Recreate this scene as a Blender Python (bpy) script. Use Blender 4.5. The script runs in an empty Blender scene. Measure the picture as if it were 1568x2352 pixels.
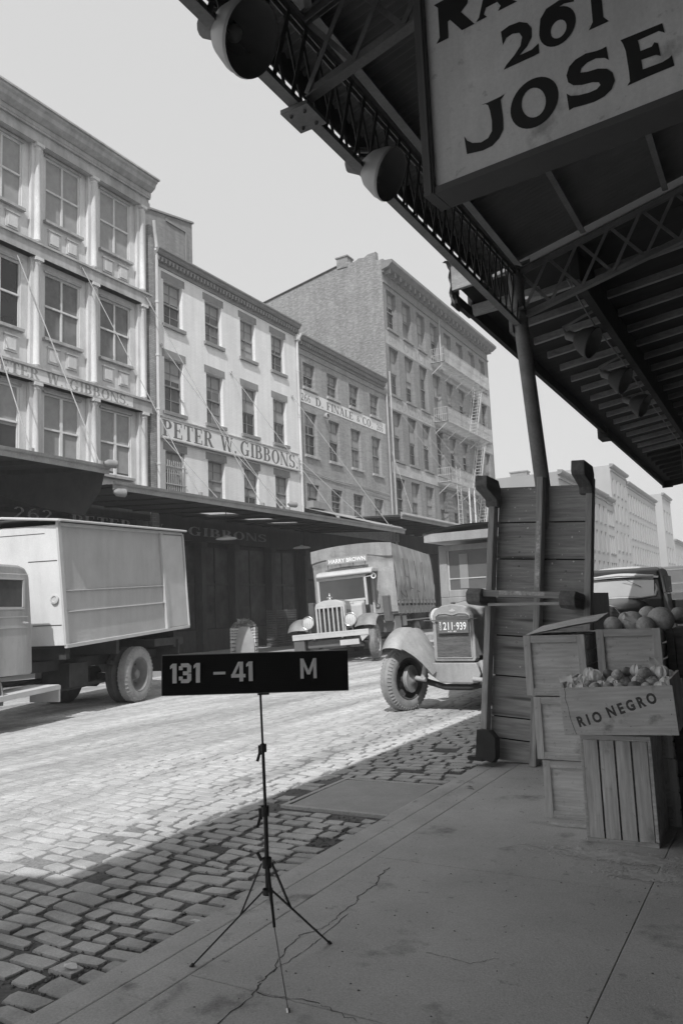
import bpy, bmesh, math, random
from mathutils import Vector, Matrix
random.seed(7)
SC = bpy.context.scene
COL = SC.collection
# ---------------------------------------------------------------- camera
RX = (0.8666, -0.1008, -0.4887); RY = (0.4955, 0.0889, 0.8596); RZ = (-0.0392, -0.9924, 0.1148)
def _cam_basis():
    n = lambda v: Vector(v).normalized()
    Y = n((1026, 184, 1780)); u = Vector((-650, -14470, 1780)).normalized()
    Z = (u - u.dot(Y) * Y).normalized(); X = Y.cross(Z)
    if X[0] < 0: X = -X
    return X, Y, Z
_X, _Y, _Z = _cam_basis()
CAMPOS = Vector((0, 0, 1.55))
cd = bpy.data.cameras.new('camera'); cam = bpy.data.objects.new('camera', cd); COL.objects.link(cam)
m = Matrix(((_X[0], -_X[1], -_X[2], CAMPOS[0]), (_Y[0], -_Y[1], -_Y[2], CAMPOS[1]), (_Z[0], -_Z[1], -_Z[2], CAMPOS[2]), (0, 0, 0, 1)))
cam.matrix_world = m
cd.sensor_fit = 'VERTICAL'; cd.sensor_height = 36; cd.lens = 36 * 1780 / 2352; cd.clip_start = .05; cd.clip_end = 3000
SC.camera = cam
# ---------------------------------------------------------------- sky, sun, exposure
SUN = Vector((0.235, -0.62, 0.749)).normalized()
w = bpy.data.worlds.new("World"); SC.world = w; w.use_nodes = True
nt = w.node_tree; nt.nodes.clear()
sky = nt.nodes.new('ShaderNodeTexSky'); sky.sky_type = 'NISHITA'; sky.sun_disc = False
sky.sun_elevation = math.asin(SUN.z); sky.sun_rotation = math.atan2(SUN.x, SUN.y); sky.air_density = 1.0; sky.dust_density = 4
bwn = nt.nodes.new('ShaderNodeSeparateColor')            # the film is black and white: one channel of the sky
mxs = nt.nodes.new('ShaderNodeMath'); mxs.operation = 'MULTIPLY_ADD'; mxs.inputs[1].default_value = .12
gr = nt.nodes.new('ShaderNodeMath'); gr.operation = 'MULTIPLY'; gr.inputs[1].default_value = .12
bg = nt.nodes.new('ShaderNodeBackground'); bg.inputs[1].default_value = 0.097
wo = nt.nodes.new('ShaderNodeOutputWorld')
nt.links.new(sky.outputs[0], bwn.inputs[0]); nt.links.new(bwn.outputs[2], mxs.inputs[0]); nt.links.new(bwn.outputs[1], gr.inputs[0])
ha = nt.nodes.new('ShaderNodeMath'); ha.operation = 'ADD'; ha.inputs[1].default_value = 5.7      # even white haze of the overexposed sky
nt.links.new(gr.outputs[0], mxs.inputs[2]); nt.links.new(mxs.outputs[0], ha.inputs[0]); nt.links.new(ha.outputs[0], bg.inputs[0]); nt.links.new(bg.outputs[0], wo.inputs[0])
sl = bpy.data.lights.new('sun', 'SUN'); sl.energy = 3.1; sl.angle = math.radians(.55); sl.color = (1, 1, 1)
so = bpy.data.objects.new('sun', sl); COL.objects.link(so); so.location = (0, 0, 40)
so.rotation_euler = SUN.to_track_quat('Z', 'Y').to_euler()
SC.view_settings.view_transform = 'Standard'; SC.view_settings.look = 'None'; SC.view_settings.exposure = 0.18; SC.view_settings.gamma = 1
SC.cycles.max_bounces = 6; SC.cycles.diffuse_bounces = 4
SC.cycles.caustics_reflective = False; SC.cycles.caustics_refractive = False

# ---------------------------------------------------------------- materials (all grey: the photograph is monochrome)
MATS = {}
def tc_(N, Lk, tc):
    q = N.new('ShaderNodeMapping'); Lk.new(tc.outputs['Object'], q.inputs[0]); return q
def M(name, base, rough=.8, var=.18, scale=2.0, fine=0, fscale=40, bump=0, bscale=30, metal=0, stretch=None, spec=.3, island=0, coat=0, dust=0, streak=0, grime=0, spots=0, knots=0):
    """grey procedural surface: soft variation, optional fine grain, streaks (stretch), per-piece variation, bump"""
    if name in MATS: return MATS[name]
    mt = bpy.data.materials.new(name); mt.use_nodes = True; t = mt.node_tree; N = t.nodes; Lk = t.links
    b = N['Principled BSDF']; b.inputs['Roughness'].default_value = rough; b.inputs['Metallic'].default_value = metal
    b.inputs['Specular IOR Level'].default_value = spec
    if coat: b.inputs['Coat Weight'].default_value = coat; b.inputs['Coat Roughness'].default_value = .08
    tc = N.new('ShaderNodeTexCoord'); mp = N.new('ShaderNodeMapping'); Lk.new(tc.outputs['Object'], mp.inputs[0])
    if stretch: mp.inputs['Scale'].default_value = stretch
    def noise(sc, det=5, src=mp):
        n = N.new('ShaderNodeTexNoise'); n.inputs['Scale'].default_value = sc; n.inputs['Detail'].default_value = det; n.inputs['Roughness'].default_value = .65
        Lk.new(src.outputs[0], n.inputs['Vector']); return n
    def mrange(sock, a, c, lo=.3, hi=.7):
        r = N.new('ShaderNodeMapRange'); r.inputs[1].default_value = lo; r.inputs[2].default_value = hi; r.inputs[3].default_value = a; r.inputs[4].default_value = c
        Lk.new(sock, r.inputs[0]); return r.outputs[0]
    def mul(a, c):
        x = N.new('ShaderNodeMath'); x.operation = 'MULTIPLY'; Lk.new(a, x.inputs[0])
        if isinstance(c, float): x.inputs[1].default_value = c
        else: Lk.new(c, x.inputs[1])
        return x.outputs[0]
    v = mrange(noise(scale).outputs[0], base * (1 - var), base * (1 + var))
    if fine: v = mul(v, mrange(noise(fscale, 3).outputs[0], 1 - fine, 1 + fine))
    if island:
        g = N.new('ShaderNodeNewGeometry'); v = mul(v, mrange(g.outputs['Random Per Island'], 1 - island, 1 + island, 0, 1))
    if streak:
        gg = N.new('ShaderNodeNewGeometry'); m3 = N.new('ShaderNodeMapping'); m3.inputs['Scale'].default_value = (1.5,.09,1); m3.inputs['Rotation'].default_value = (0,0,.04); Lk.new(gg.outputs['Position'], m3.inputs[0])
        v = mul(v, mrange(noise(1.0, 6, m3).outputs[0], 1 - streak, 1 + streak, .38, .62))
    if grime:       # rain streaks and patches
        m4 = N.new('ShaderNodeMapping'); m4.inputs['Scale'].default_value = (2.5,2.5,.35); Lk.new(tc.outputs['Object'], m4.inputs[0])
        v = mul(v, mrange(noise(1.6, 7, m4).outputs[0], 1 - grime, 1 + grime*.35, .36, .6))
        v = mul(v, mrange(noise(.7, 8, tc_(N, Lk, tc)).outputs[0], 1 - grime*.6, 1.04, .35, .55))
    if spots:
        v = mul(v, mrange(noise(spots, 6, tc_(N, Lk, tc)).outputs[0], 1.0, .55, .58, .7)); v = mul(v, mrange(noise(spots*5, 4, tc_(N, Lk, tc)).outputs[0], 1.0, .72, .62, .7))
    if knots:
        vo = N.new('ShaderNodeTexVoronoi'); vo.inputs['Scale'].default_value = knots; Lk.new(mp.outputs[0], vo.inputs['Vector'])
        v = mul(v, mrange(vo.outputs['Distance'], .42, 1.0, .05, .16))
    if dust:
        g2 = noise(1.3, 8, tc) if False else noise(scale * 3.1, 8)
        x = N.new('ShaderNodeMath'); x.operation = 'ADD'; Lk.new(v, x.inputs[0]); Lk.new(mrange(g2.outputs[0], 0, dust, .5, .72), x.inputs[1]); v = x.outputs[0]
    cc = N.new('ShaderNodeCombineColor')
    for i in range(3): Lk.new(v, cc.inputs[i])
    Lk.new(cc.outputs[0], b.inputs['Base Color'])
    if bump:
        bn = N.new('ShaderNodeBump'); bn.inputs['Strength'].default_value = 1; bn.inputs['Distance'].default_value = bump
        Lk.new(noise(bscale, 4).outputs[0], bn.inputs['Height']); Lk.new(bn.outputs[0], b.inputs['Normal'])
    MATS[name] = mt; return mt
def brickmat(name, c1, c2, mortar, axis='x', row=.068, bw=.2, blotch=.25, bs=.35, msize=.008, wear=0, rough=.9, streak=.14):
    mt = bpy.data.materials.new(name); mt.use_nodes = True; t = mt.node_tree; N = t.nodes; Lk = t.links
    b = N['Principled BSDF']; b.inputs['Roughness'].default_value = rough; b.inputs['Specular IOR Level'].default_value = .15
    g = N.new('ShaderNodeNewGeometry'); s = N.new('ShaderNodeSeparateXYZ'); Lk.new(g.outputs['Position'], s.inputs[0])
    c = N.new('ShaderNodeCombineXYZ'); Lk.new(s.outputs[1 if axis == 'x' else 0], c.inputs[0]); Lk.new(s.outputs[2], c.inputs[1])
    br = N.new('ShaderNodeTexBrick'); Lk.new(c.outputs[0], br.inputs['Vector']); br.inputs['Scale'].default_value = 1
    br.inputs['Color1'].default_value = (c1,) * 3 + (1,); br.inputs['Color2'].default_value = (c2,) * 3 + (1,); br.inputs['Mortar'].default_value = (mortar,) * 3 + (1,)
    br.inputs['Mortar Size'].default_value = msize; br.inputs['Brick Width'].default_value = bw; br.inputs['Row Height'].default_value = row; br.inputs['Mortar Smooth'].default_value = .3
    n = N.new('ShaderNodeTexNoise'); n.inputs['Scale'].default_value = bs; n.inputs['Detail'].default_value = 8; n.inputs['Roughness'].default_value = .7; Lk.new(g.outputs['Position'], n.inputs['Vector'])
    r = N.new('ShaderNodeMapRange'); r.inputs[1].default_value = .32; r.inputs[2].default_value = .68; r.inputs[3].default_value = 1 - blotch; r.inputs[4].default_value = 1 + blotch; Lk.new(n.outputs[0], r.inputs[0])
    # rain streaks below sills
    mp = N.new('ShaderNodeMapping'); mp.inputs['Scale'].default_value = (3, 3, .25); Lk.new(g.outputs['Position'], mp.inputs[0])
    n2 = N.new('ShaderNodeTexNoise'); n2.inputs['Scale'].default_value = 1.2; n2.inputs['Detail'].default_value = 5; Lk.new(mp.outputs[0], n2.inputs['Vector'])
    r2 = N.new('ShaderNodeMapRange'); r2.inputs[1].default_value = .35; r2.inputs[2].default_value = .65; r2.inputs[3].default_value = 1-streak; r2.inputs[4].default_value = 1.04; Lk.new(n2.outputs[0], r2.inputs[0])
    mu = N.new('ShaderNodeMath'); mu.operation = 'MULTIPLY'; Lk.new(r.outputs[0], mu.inputs[0]); Lk.new(r2.outputs[0], mu.inputs[1])
    vm = N.new('ShaderNodeVectorMath'); vm.operation = 'SCALE'; Lk.new(br.outputs[0], vm.inputs[0]); Lk.new(mu.outputs[0], vm.inputs['Scale'])
    last = vm.outputs[0]
    if wear:
        mp3 = N.new('ShaderNodeMapping'); mp3.inputs['Scale'].default_value = (4.0, 4.0, 11); Lk.new(g.outputs['Position'], mp3.inputs[0])
        n3 = N.new('ShaderNodeTexNoise'); n3.inputs['Scale'].default_value = 1.1; n3.inputs['Detail'].default_value = 9; n3.inputs['Roughness'].default_value = .75; Lk.new(mp3.outputs[0], n3.inputs['Vector'])
        r3 = N.new('ShaderNodeMapRange'); r3.inputs[1].default_value = .48; r3.inputs[2].default_value = .62; r3.inputs[3].default_value = 0; r3.inputs[4].default_value = wear; Lk.new(n3.outputs[0], r3.inputs[0])
        cx = N.new('ShaderNodeCombineColor'); 
        for i in range(3): Lk.new(r3.outputs[0], cx.inputs[i])
        ad = N.new('ShaderNodeVectorMath'); ad.operation = 'ADD'; Lk.new(last, ad.inputs[0]); Lk.new(cx.outputs[0], ad.inputs[1]); last = ad.outputs[0]
    Lk.new(last, b.inputs['Base Color'])
    bn = N.new('ShaderNodeBump'); bn.inputs['Strength'].default_value = .6; bn.inputs['Distance'].default_value = .006; Lk.new(br.outputs['Fac'], bn.inputs['Height']); bn.invert = True
    Lk.new(bn.outputs[0], b.inputs['Normal'])
    return mt

# ---------------------------------------------------------------- mesh builder
class MB:
    def __init__(s): s.v = []; s.f = []; s.m = None
    def xf(s, mat): s.m = mat; return s
    def add(s, vs, fs):
        o = len(s.v)
        for p in vs:
            p = Vector(p); s.v.append(tuple(s.m @ p) if s.m else tuple(p))
        for f in fs: s.f.append(tuple(i + o for i in f))
        return s
    def box(s, x0, x1, y0, y1, z0, z1):
        x0, x1 = min(x0, x1), max(x0, x1); y0, y1 = min(y0, y1), max(y0, y1); z0, z1 = min(z0, z1), max(z0, z1)
        return s.add([(x0,y0,z0),(x1,y0,z0),(x1,y1,z0),(x0,y1,z0),(x0,y0,z1),(x1,y0,z1),(x1,y1,z1),(x0,y1,z1)],
                     [(0,3,2,1),(4,5,6,7),(0,1,5,4),(1,2,6,5),(2,3,7,6),(3,0,4,7)])
    def hexa(s, a, b):   # two quads of 4 points
        return s.add(list(a) + list(b), [(3,2,1,0),(4,5,6,7),(0,1,5,4),(1,2,6,5),(2,3,7,6),(3,0,4,7)])
    def beam(s, p0, p1, w, h, up=(0,0,1)):
        p0 = Vector(p0); p1 = Vector(p1); d = (p1 - p0).normalized(); u = Vector(up)
        if abs(d.dot(u)) > .99: u = Vector((1,0,0))
        sd = d.cross(u).normalized(); u = sd.cross(d).normalized(); a = sd * w / 2; c = u * h / 2
        return s.hexa([p0-a-c, p0+a-c, p0+a+c, p0-a+c], [p1-a-c, p1+a-c, p1+a+c, p1-a+c])
    def tube(s, pts, r, n=8, closed=False, cap=True):
        pts = [Vector(p) for p in pts]; rr = r if isinstance(r, (list, tuple)) else [r] * len(pts); rings = []; u = None
        L = len(pts)
        for i, p in enumerate(pts):
            a = pts[(i - 1) % L] if (i or closed) else p; b = pts[(i + 1) % L] if (i < L - 1 or closed) else p
            d = (b - a).normalized()
            if u is None: u = d.orthogonal().normalized()
            u = (u - d * u.dot(d)).normalized(); v = d.cross(u)
            rings.append([p + (u * math.cos(2*math.pi*k/n) + v * math.sin(2*math.pi*k/n)) * rr[i] for k in range(n)])
        vs = [q for r_ in rings for q in r_]; fs = []
        for i in range(L if closed else L - 1):
            j = (i + 1) % L
            for k in range(n): fs.append((i*n+k, i*n+(k+1)%n, j*n+(k+1)%n, j*n+k))
        if cap and not closed: fs += [tuple(range(n-1, -1, -1)), tuple((L-1)*n + k for k in range(n))]
        return s.add(vs, fs)
    def lathe(s, prof, o=(0,0,0), ax=(0,0,1), n=24):    # prof: (along, radius)
        o = Vector(o); ax = Vector(ax).normalized(); u = ax.orthogonal().normalized(); v = ax.cross(u); vs = []; fs = []
        for a, r in prof:
            for k in range(n):
                t = 2*math.pi*k/n; vs.append(o + ax*a + (u*math.cos(t) + v*math.sin(t)) * max(r, .0005))
        for i in range(len(prof) - 1):
            for k in range(n): fs.append((i*n+k, i*n+(k+1)%n, (i+1)*n+(k+1)%n, (i+1)*n+k))
        return s.add(vs, fs)
    def prism(s, poly, fn, d0, d1):      # poly of (u,v); fn(u,v,d) -> point
        n = len(poly)
        return s.add([fn(u, v, d0) for u, v in poly] + [fn(u, v, d1) for u, v in poly],
                     [tuple(range(n-1, -1, -1)), tuple(range(n, 2*n))] + [(i, (i+1)%n, n+(i+1)%n, n+i) for i in range(n)])
    def grid(s, fn, nu, nv):
        vs = [fn(i/nu, j/nv) for j in range(nv+1) for i in range(nu+1)]
        return s.add(vs, [(j*(nu+1)+i, j*(nu+1)+i+1, (j+1)*(nu+1)+i+1, (j+1)*(nu+1)+i) for j in range(nv) for i in range(nu)])
    def sphere(s, c, r, n=14, k=9, sq=(1,1,1)):
        c = Vector(c); return s.grid(lambda u, v: (c[0]+r*sq[0]*math.cos(2*math.pi*u)*math.sin(math.pi*v), c[1]+r*sq[1]*math.sin(2*math.pi*u)*math.sin(math.pi*v), c[2]+r*sq[2]*math.cos(math.pi*v)), n, k)
    def build(s, name, mat, parent=None, loc=None, rot=None, smooth=False, bevel=0, clean=True):
        me = bpy.data.meshes.new(name); me.from_pydata(s.v, [], s.f); me.validate(); 
        if clean:
            b = bmesh.new(); b.from_mesh(me); bmesh.ops.recalc_face_normals(b, faces=b.faces); b.to_mesh(me); b.free()
        me.materials.append(mat)
        o = bpy.data.objects.new(name, me); COL.objects.link(o)
        if parent: o.parent = parent
        if loc is not None: o.location = loc
        if rot is not None: o.rotation_euler = rot
        if smooth:
            for p in me.polygons: p.use_smooth = True
            try: me.set_sharp_from_angle(angle=math.radians(38))
            except Exception: pass
        if bevel:
            bm_ = o.modifiers.new('bevel', 'BEVEL'); bm_.width = bevel; bm_.segments = 2; bm_.limit_method = 'ANGLE'
        return o
def tag(o, label=None, cat=None, group=None, kind=None):
    if label: o['label'] = label
    if cat: o['category'] = cat
    if group: o['group'] = group
    if kind: o['kind'] = kind
    return o
def thing(name, label, cat, loc=(0,0,0), rz=0, group=None, rot=None):
    o = bpy.data.objects.new(name, None); COL.objects.link(o); o.location = loc; o.rotation_euler = rot or (0, 0, rz); o.empty_display_size = .2
    return tag(o, label, cat, group)
def copy_tree(o, parent=None):
    c = o.copy(); COL.objects.link(c); c.parent = parent
    for ch in [x for x in bpy.data.objects if x.parent == o]: copy_tree(ch, c)
    return c

# ---------------------------------------------------------------- lettering
def sans_polys(text, off=.0):
    cu = bpy.data.curves.new('tmp', 'FONT'); cu.body = text; cu.size = 1; cu.offset = off; cu.resolution_u = 3
    ob = bpy.data.objects.new('tmp', cu); COL.objects.link(ob); dg = bpy.context.evaluated_depsgraph_get()
    me = bpy.data.meshes.new_from_object(ob.evaluated_get(dg)); vs = [tuple(v.co) for v in me.vertices]; fs = [tuple(p.vertices) for p in me.polygons]
    bpy.data.objects.remove(ob); bpy.data.curves.remove(cu); bpy.data.meshes.remove(me)
    return vs, fs
def put_sans(mb, text, fn, height, width=None, off=.0):
    """flat sans lettering; fn(u,v,d) maps to space; v from 0..height"""
    vs, fs = sans_polys(text, off)
    x0 = min(v[0] for v in vs); x1 = max(v[0] for v in vs); y0 = min(v[1] for v in vs); y1 = max(v[1] for v in vs)
    k = height / (y1 - y0); kx = (width / (x1 - x0)) if width else k
    mb.add([fn((v[0]-x0)*kx, (v[1]-y0)*k, 0) for v in vs], fs)
T_, t_, s_ = .2, .065, .07
def _stem(x, w=T_, top=1, bot=1):
    r = [[(x,0),(x+w,0),(x+w,1),(x,1)]]
    if bot: r.append([(x-s_,0),(x+w+s_,0),(x+w+s_,t_),(x-s_,t_)])
    if top: r.append([(x-s_,1-t_),(x+w+s_,1-t_),(x+w+s_,1),(x-s_,1)])
    return r
def _arc(cx, cy, rx, ry, a0, a1, tk=T_, tn=t_, n=14):
    r = []
    for i in range(n):
        a = math.radians(a0 + (a1-a0)*i/n); b = math.radians(a0 + (a1-a0)*(i+1)/n)
        P = lambda q, o: (cx + (rx - (0 if o else tk))*math.cos(q), cy + (ry - (0 if o else tn))*math.sin(q))
        r.append([P(a,1), P(b,1), P(b,0), P(a,0)])
    return r
def _dg(x0, y0, x1, y1, w): return [[(x0-w/2,y0),(x0+w/2,y0),(x1+w/2,y1),(x1-w/2,y1)]]
def _r(x0, y0, x1, y1): return [[(x0,y0),(x1,y0),(x1,y1),(x0,y1)]]
def glyph(c):
    x = s_
    if c == 'I': return _stem(x), .34
    if c == 'P': return _stem(x)+_r(x+T_,1-t_,.36,1)+_r(x+T_,.46,.36,.46+t_)+_arc(.36,.73,.3,.27,-90,90), .7
    if c == 'R': return _stem(x)+_r(x+T_,1-t_,.36,1)+_r(x+T_,.48,.36,.48+t_)+_arc(.36,.74,.28,.26,-90,90)+_dg(.66,0,.4,.5,.2)+_r(.55,0,.82,t_), .84
    if c == 'B': return _stem(x)+_r(x+T_,1-t_,.36,1)+_r(x+T_,.5,.36,.5+t_)+_r(x+T_,0,.36,t_)+_arc(.36,.755,.27,.245,-90,90)+_arc(.36,.28,.33,.28,-90,90), .74
    if c == 'D': return _stem(x)+_r(x+T_,1-t_,.36,1)+_r(x+T_,0,.36,t_)+_arc(.36,.5,.42,.5,-90,90), .82
    if c == 'E': return _stem(x)+_r(x+T_,1-t_,.62,1)+_r(x+T_,.48,.5,.48+t_)+_r(x+T_,0,.64,t_)+_r(.56,.74,.62,1)+_r(.59,0,.65,.28)+_r(.45,.38,.5,.65), .7
    if c == 'F': return _stem(x)+_r(x+T_,1-t_,.6,1)+_r(x+T_,.48,.48,.48+t_)+_r(.55,.72,.61,1)+_r(.43,.38,.48,.65), .66
    if c == 'L': return _stem(x)+_r(x+T_,0,.6,t_)+_r(.54,0,.6,.3), .65
    if c == 'T': return _stem(.26, top=0)+_r(.03,1-t_,.69,1)+_r(.03,.72,.09,1)+_r(.63,.72,.69,1), .72
    if c == 'O': return _arc(.42,.5,.4,.52,0,360,n=28), .84
    if c == 'C': return _arc(.42,.5,.4,.52,48,312,n=22)+_r(.66,.64,.72,1)+_r(.66,0,.72,.28), .78
    if c == 'G': return _arc(.42,.5,.4,.52,48,312,n=22)+_r(.66,.66,.72,1)+_r(.58,.02,.76,.42)+_r(.5,.38,.84,.44), .88
    if c == 'S': return _arc(.33,.74,.3,.27,30,270,.17,.08)+_arc(.33,.27,.32,.28,-150,90,.17,.08)+_r(.54,.7,.6,1)+_r(.03,0,.09,.3), .68
    if c == 'N': return _stem(x, .07)+_stem(.7, .07)+_dg(.68,0,.12,1,.2), .86
    if c == 'H': return _stem(x)+_stem(.62)+_r(.25,.47,.65,.47+t_), .92
    if c == 'M': return _stem(x, .07)+_stem(.84)+_dg(.5,0,.16,1,.2)+_dg(.5,0,.86,1,.07), 1.12
    if c == 'W': return _dg(.36,0,.14,1,.2)+_dg(.36,0,.56,1,.07)+_dg(.8,0,.58,1,.2)+_dg(.8,0,1.0,1,.07)+_r(0,1-t_,.3,1)+_r(.44,1-t_,.74,1)+_r(.9,1-t_,1.1,1), 1.12
    if c == 'A': return _dg(.14,0,.42,1,.07)+_dg(.68,0,.44,1,.2)+_r(.22,.3,.6,.3+t_)+_r(.03,0,.26,t_)+_r(.54,0,.84,t_), .86
    if c == 'Y': return _stem(.33, top=0)+_dg(.42,.42,.14,1,.18)+_dg(.44,.42,.72,1,.07)+_r(.0,1-t_,.28,1)+_r(.6,1-t_,.84,1), .86
    if c == '.': return _r(.05,0,.19,.16), .26
    if c == '2': return _arc(.3,.7,.27,.3,-25,165,.14,.09,10)+_dg(.12,.05,.5,.62,.13)+_r(.04,0,.6,.13), .66
    if c == '6': return _arc(.33,.3,.3,.3,0,360,.14,.08,18)+_arc(.5,.42,.47,.58,95,178,.15,.08,8), .7
    if c == '8': return _arc(.3,.74,.24,.26,0,360,.13,.07,16)+_arc(.3,.27,.29,.28,0,360,.14,.08,16), .64
    return [], .4
def put_serif(mb, text, fn, height, width, gap=.08, step=.0006):
    tot = 0; items = []
    for c in text:
        g, wd = glyph(c); items.append((g, tot)); tot += wd + gap
    tot -= gap; kx = width / tot; i = 0
    for g, x0 in items:
        for q in g:
            i += 1; d = (i % 7) * step
            mb.add([fn((x0 + a) * kx, b * height, d) for a, b in q], [(0, 1, 2, 3)])
onwall = lambda x, y0, z0: (lambda u, v, d: (x + d, y0 + u, z0 + v))

# ---------------------------------------------------------------- shared materials
m_sett = M('granite_sett', .44, .88, .12, 5, fine=.16, fscale=90, bump=.003, bscale=45, island=.1, streak=.26)
m_dirt = M('street_dirt', .17, .95, .35, 3, fine=.3, fscale=60, bump=.01, bscale=35)
m_conc = M('sidewalk_stone', .46, .9, .16, 1.1, fine=.17, fscale=110, bump=.002, bscale=120, spots=2.6)
m_curb = M('curb_stone', .46, .85, .14, 3, fine=.17, spots=4.0, fscale=90, bump=.002, bscale=60)
m_dark = M('soot_dark', .05, .8, .3, 4)
m_iron = M('painted_iron', .17, .6, .2, 6, fine=.1)
m_rod = M('rod_iron', .36, .6, .15, 6)
m_glass = M('window_glass', .1, .15, .5, 1.2, spec=.5)
m_sash2 = M('sash_paint_dull', .25, .7, .2, 5)
m_sash = M('sash_paint', .42, .7, .12, 5)
m_shade = M('roller_shade', .33, .9, .12, 3)
m_black = M('black_iron', .035, .5, .2, 8)

# ---------------------------------------------------------------- ground
# stone setts in courses across the street
def setts():
    mb = MB(); rnd = random.Random(3); y = -1.2
    while y < 47:
        wd = rnd.uniform(.1, .15); x = -15.05 + rnd.uniform(0, .2); far = y > 14
        while x < -2.7:
            ln = rnd.choice([rnd.uniform(.13,.2), rnd.uniform(.18,.3), rnd.uniform(.2,.33)]); x1 = min(x + ln, -2.665); near = x > -7 and y < 9
            g = rnd.uniform(.008, .018) if near else .006
            if x1 - x < .09: break
            # keep the hatch clear
            if not (x1 > -3.74 and x < -2.7 and y + wd > 5.36 and y < 6.5):
                if rnd.random() > (.05 if near else .02):
                    h = rnd.uniform(-.004, .004)*(1 if x > -5 else .5); j = lambda a=.013: rnd.uniform(-a, a) if near else rnd.uniform(-.006,.006)
                    wv = lambda xx: .035*math.sin(xx*1.1+y*.5) + .018*math.sin(xx*2.9-y*1.3)
                    a0, a1, b0, b1 = x + g, x1 - g, y + g, y + wd - g
                    sk = rnd.uniform(-.012, .012)
                    oc = [(a0+j(), b0+j()+sk+wv(a0)), (a1+j(), b0+j()-sk+wv(a1)), (a1+j(), b1+j()-sk+wv(a1)), (a0+j(), b1+j()+sk+wv(a0))]
                    if near:
                        cx = sum(p[0] for p in oc)/4; cy = sum(p[1] for p in oc)/4
                        ring = []
                        for q in range(4):
                            p = oc[q]; r_ = oc[(q+1) % 4]; ring += [(p[0]*.93+cx*.07, p[1]*.93+cy*.07), ((p[0]+r_[0])/2, (p[1]+r_[1])/2)]
                        v = [(p[0], p[1], -.035) for p in ring] + [(cx+(p[0]-cx)*.97, cy+(p[1]-cy)*.95, h-.006) for p in ring] + [(cx+(p[0]-cx)*.93, cy+(p[1]-cy)*.9, h+j(.0015)) for p in ring] + [(cx, cy, h+.001)]
                        f = []
                        for q in range(8):
                            e = (q+1) % 8; f += [(q, e, 8+e, 8+q), (8+q, 8+e, 16+e, 16+q), (16+q, 16+e, 24)]
                        mb.add(v, f)
                    else:
                        k = .16
                        top = [(p[0]*(1-k)+(a0+a1)/2*k, p[1]*(1-k)+(b0+b1)/2*k, h) for p in oc]
                        mb.add([(p[0], p[1], -.02) for p in oc] + top, [(0,1,5,4),(1,2,6,5),(2,3,7,6),(3,0,4,7),(4,5,6,7)])
            x = x1
        y += wd
    o = mb.build('cobbled_road', m_sett, clean=False)
    for p in o.data.polygons: p.use_smooth = True
    o.data.set_sharp_from_angle(angle=math.radians(16))
    tag(o, 'street paved with worn granite setts', kind='structure')
setts()
def dirtmat():
    mt = bpy.data.materials.new('street_bed'); mt.use_nodes = True; t = mt.node_tree; N = t.nodes; Lk = t.links; b = N['Principled BSDF']
    b.inputs['Roughness'].default_value = .95; b.inputs['Specular IOR Level'].default_value = .1
    g = N.new('ShaderNodeNewGeometry'); s = N.new('ShaderNodeSeparateXYZ'); Lk.new(g.outputs['Position'], s.inputs[0])
    n = N.new('ShaderNodeTexNoise'); n.inputs['Scale'].default_value = 1.1; n.inputs['Detail'].default_value = 9; n.inputs['Roughness'].default_value = .7; Lk.new(g.outputs['Position'], n.inputs[0])
    n2 = N.new('ShaderNodeTexNoise'); n2.inputs['Scale'].default_value = 45; n2.inputs['Detail'].default_value = 4; Lk.new(g.outputs['Position'], n2.inputs[0])
    # muddy gutter near the kerb, dry dust towards the middle
    a = N.new('ShaderNodeMath'); a.operation = 'MULTIPLY_ADD'; a.inputs[1].default_value = 2.2; Lk.new(n.outputs[0], a.inputs[0]); Lk.new(s.outputs[0], a.inputs[2])
    r = N.new('ShaderNodeMapRange'); r.inputs[1].default_value = -4.2; r.inputs[2].default_value = -2.6; r.inputs[3].default_value = .41; r.inputs[4].default_value = .14; Lk.new(a.outputs[0], r.inputs[0])
    r2 = N.new('ShaderNodeMapRange'); r2.inputs[1].default_value = .3; r2.inputs[2].default_value = .7; r2.inputs[3].default_value = .75; r2.inputs[4].default_value = 1.2; Lk.new(n2.outputs[0], r2.inputs[0])
    mu = N.new('ShaderNodeMath'); mu.operation = 'MULTIPLY'; Lk.new(r.outputs[0], mu.inputs[0]); Lk.new(r2.outputs[0], mu.inputs[1])
    m3 = N.new('ShaderNodeMapping'); m3.inputs['Scale'].default_value = (1.5,.09,1); m3.inputs['Rotation'].default_value = (0,0,.04); Lk.new(g.outputs['Position'], m3.inputs[0])
    n4 = N.new('ShaderNodeTexNoise'); n4.inputs['Scale'].default_value = 1; n4.inputs['Detail'].default_value = 6; n4.inputs['Roughness'].default_value = .65; Lk.new(m3.outputs[0], n4.inputs[0])
    r4 = N.new('ShaderNodeMapRange'); r4.inputs[1].default_value = .38; r4.inputs[2].default_value = .62; r4.inputs[3].default_value = .7; r4.inputs[4].default_value = 1.22; Lk.new(n4.outputs[0], r4.inputs[0])
    mu2 = N.new('ShaderNodeMath'); mu2.operation = 'MULTIPLY'; Lk.new(mu.outputs[0], mu2.inputs[0]); Lk.new(r4.outputs[0], mu2.inputs[1]); mu = mu2
    c = N.new('ShaderNodeCombineColor')
    for i in range(3): Lk.new(mu.outputs[0], c.inputs[i])
    Lk.new(c.outputs[0], b.inputs['Base Color'])
    bn = N.new('ShaderNodeBump'); bn.inputs['Distance'].default_value = .008; Lk.new(n2.outputs[0], bn.inputs['Height']); Lk.new(bn.outputs[0], b.inputs['Normal'])
    return mt
m_bed = dirtmat()
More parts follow.
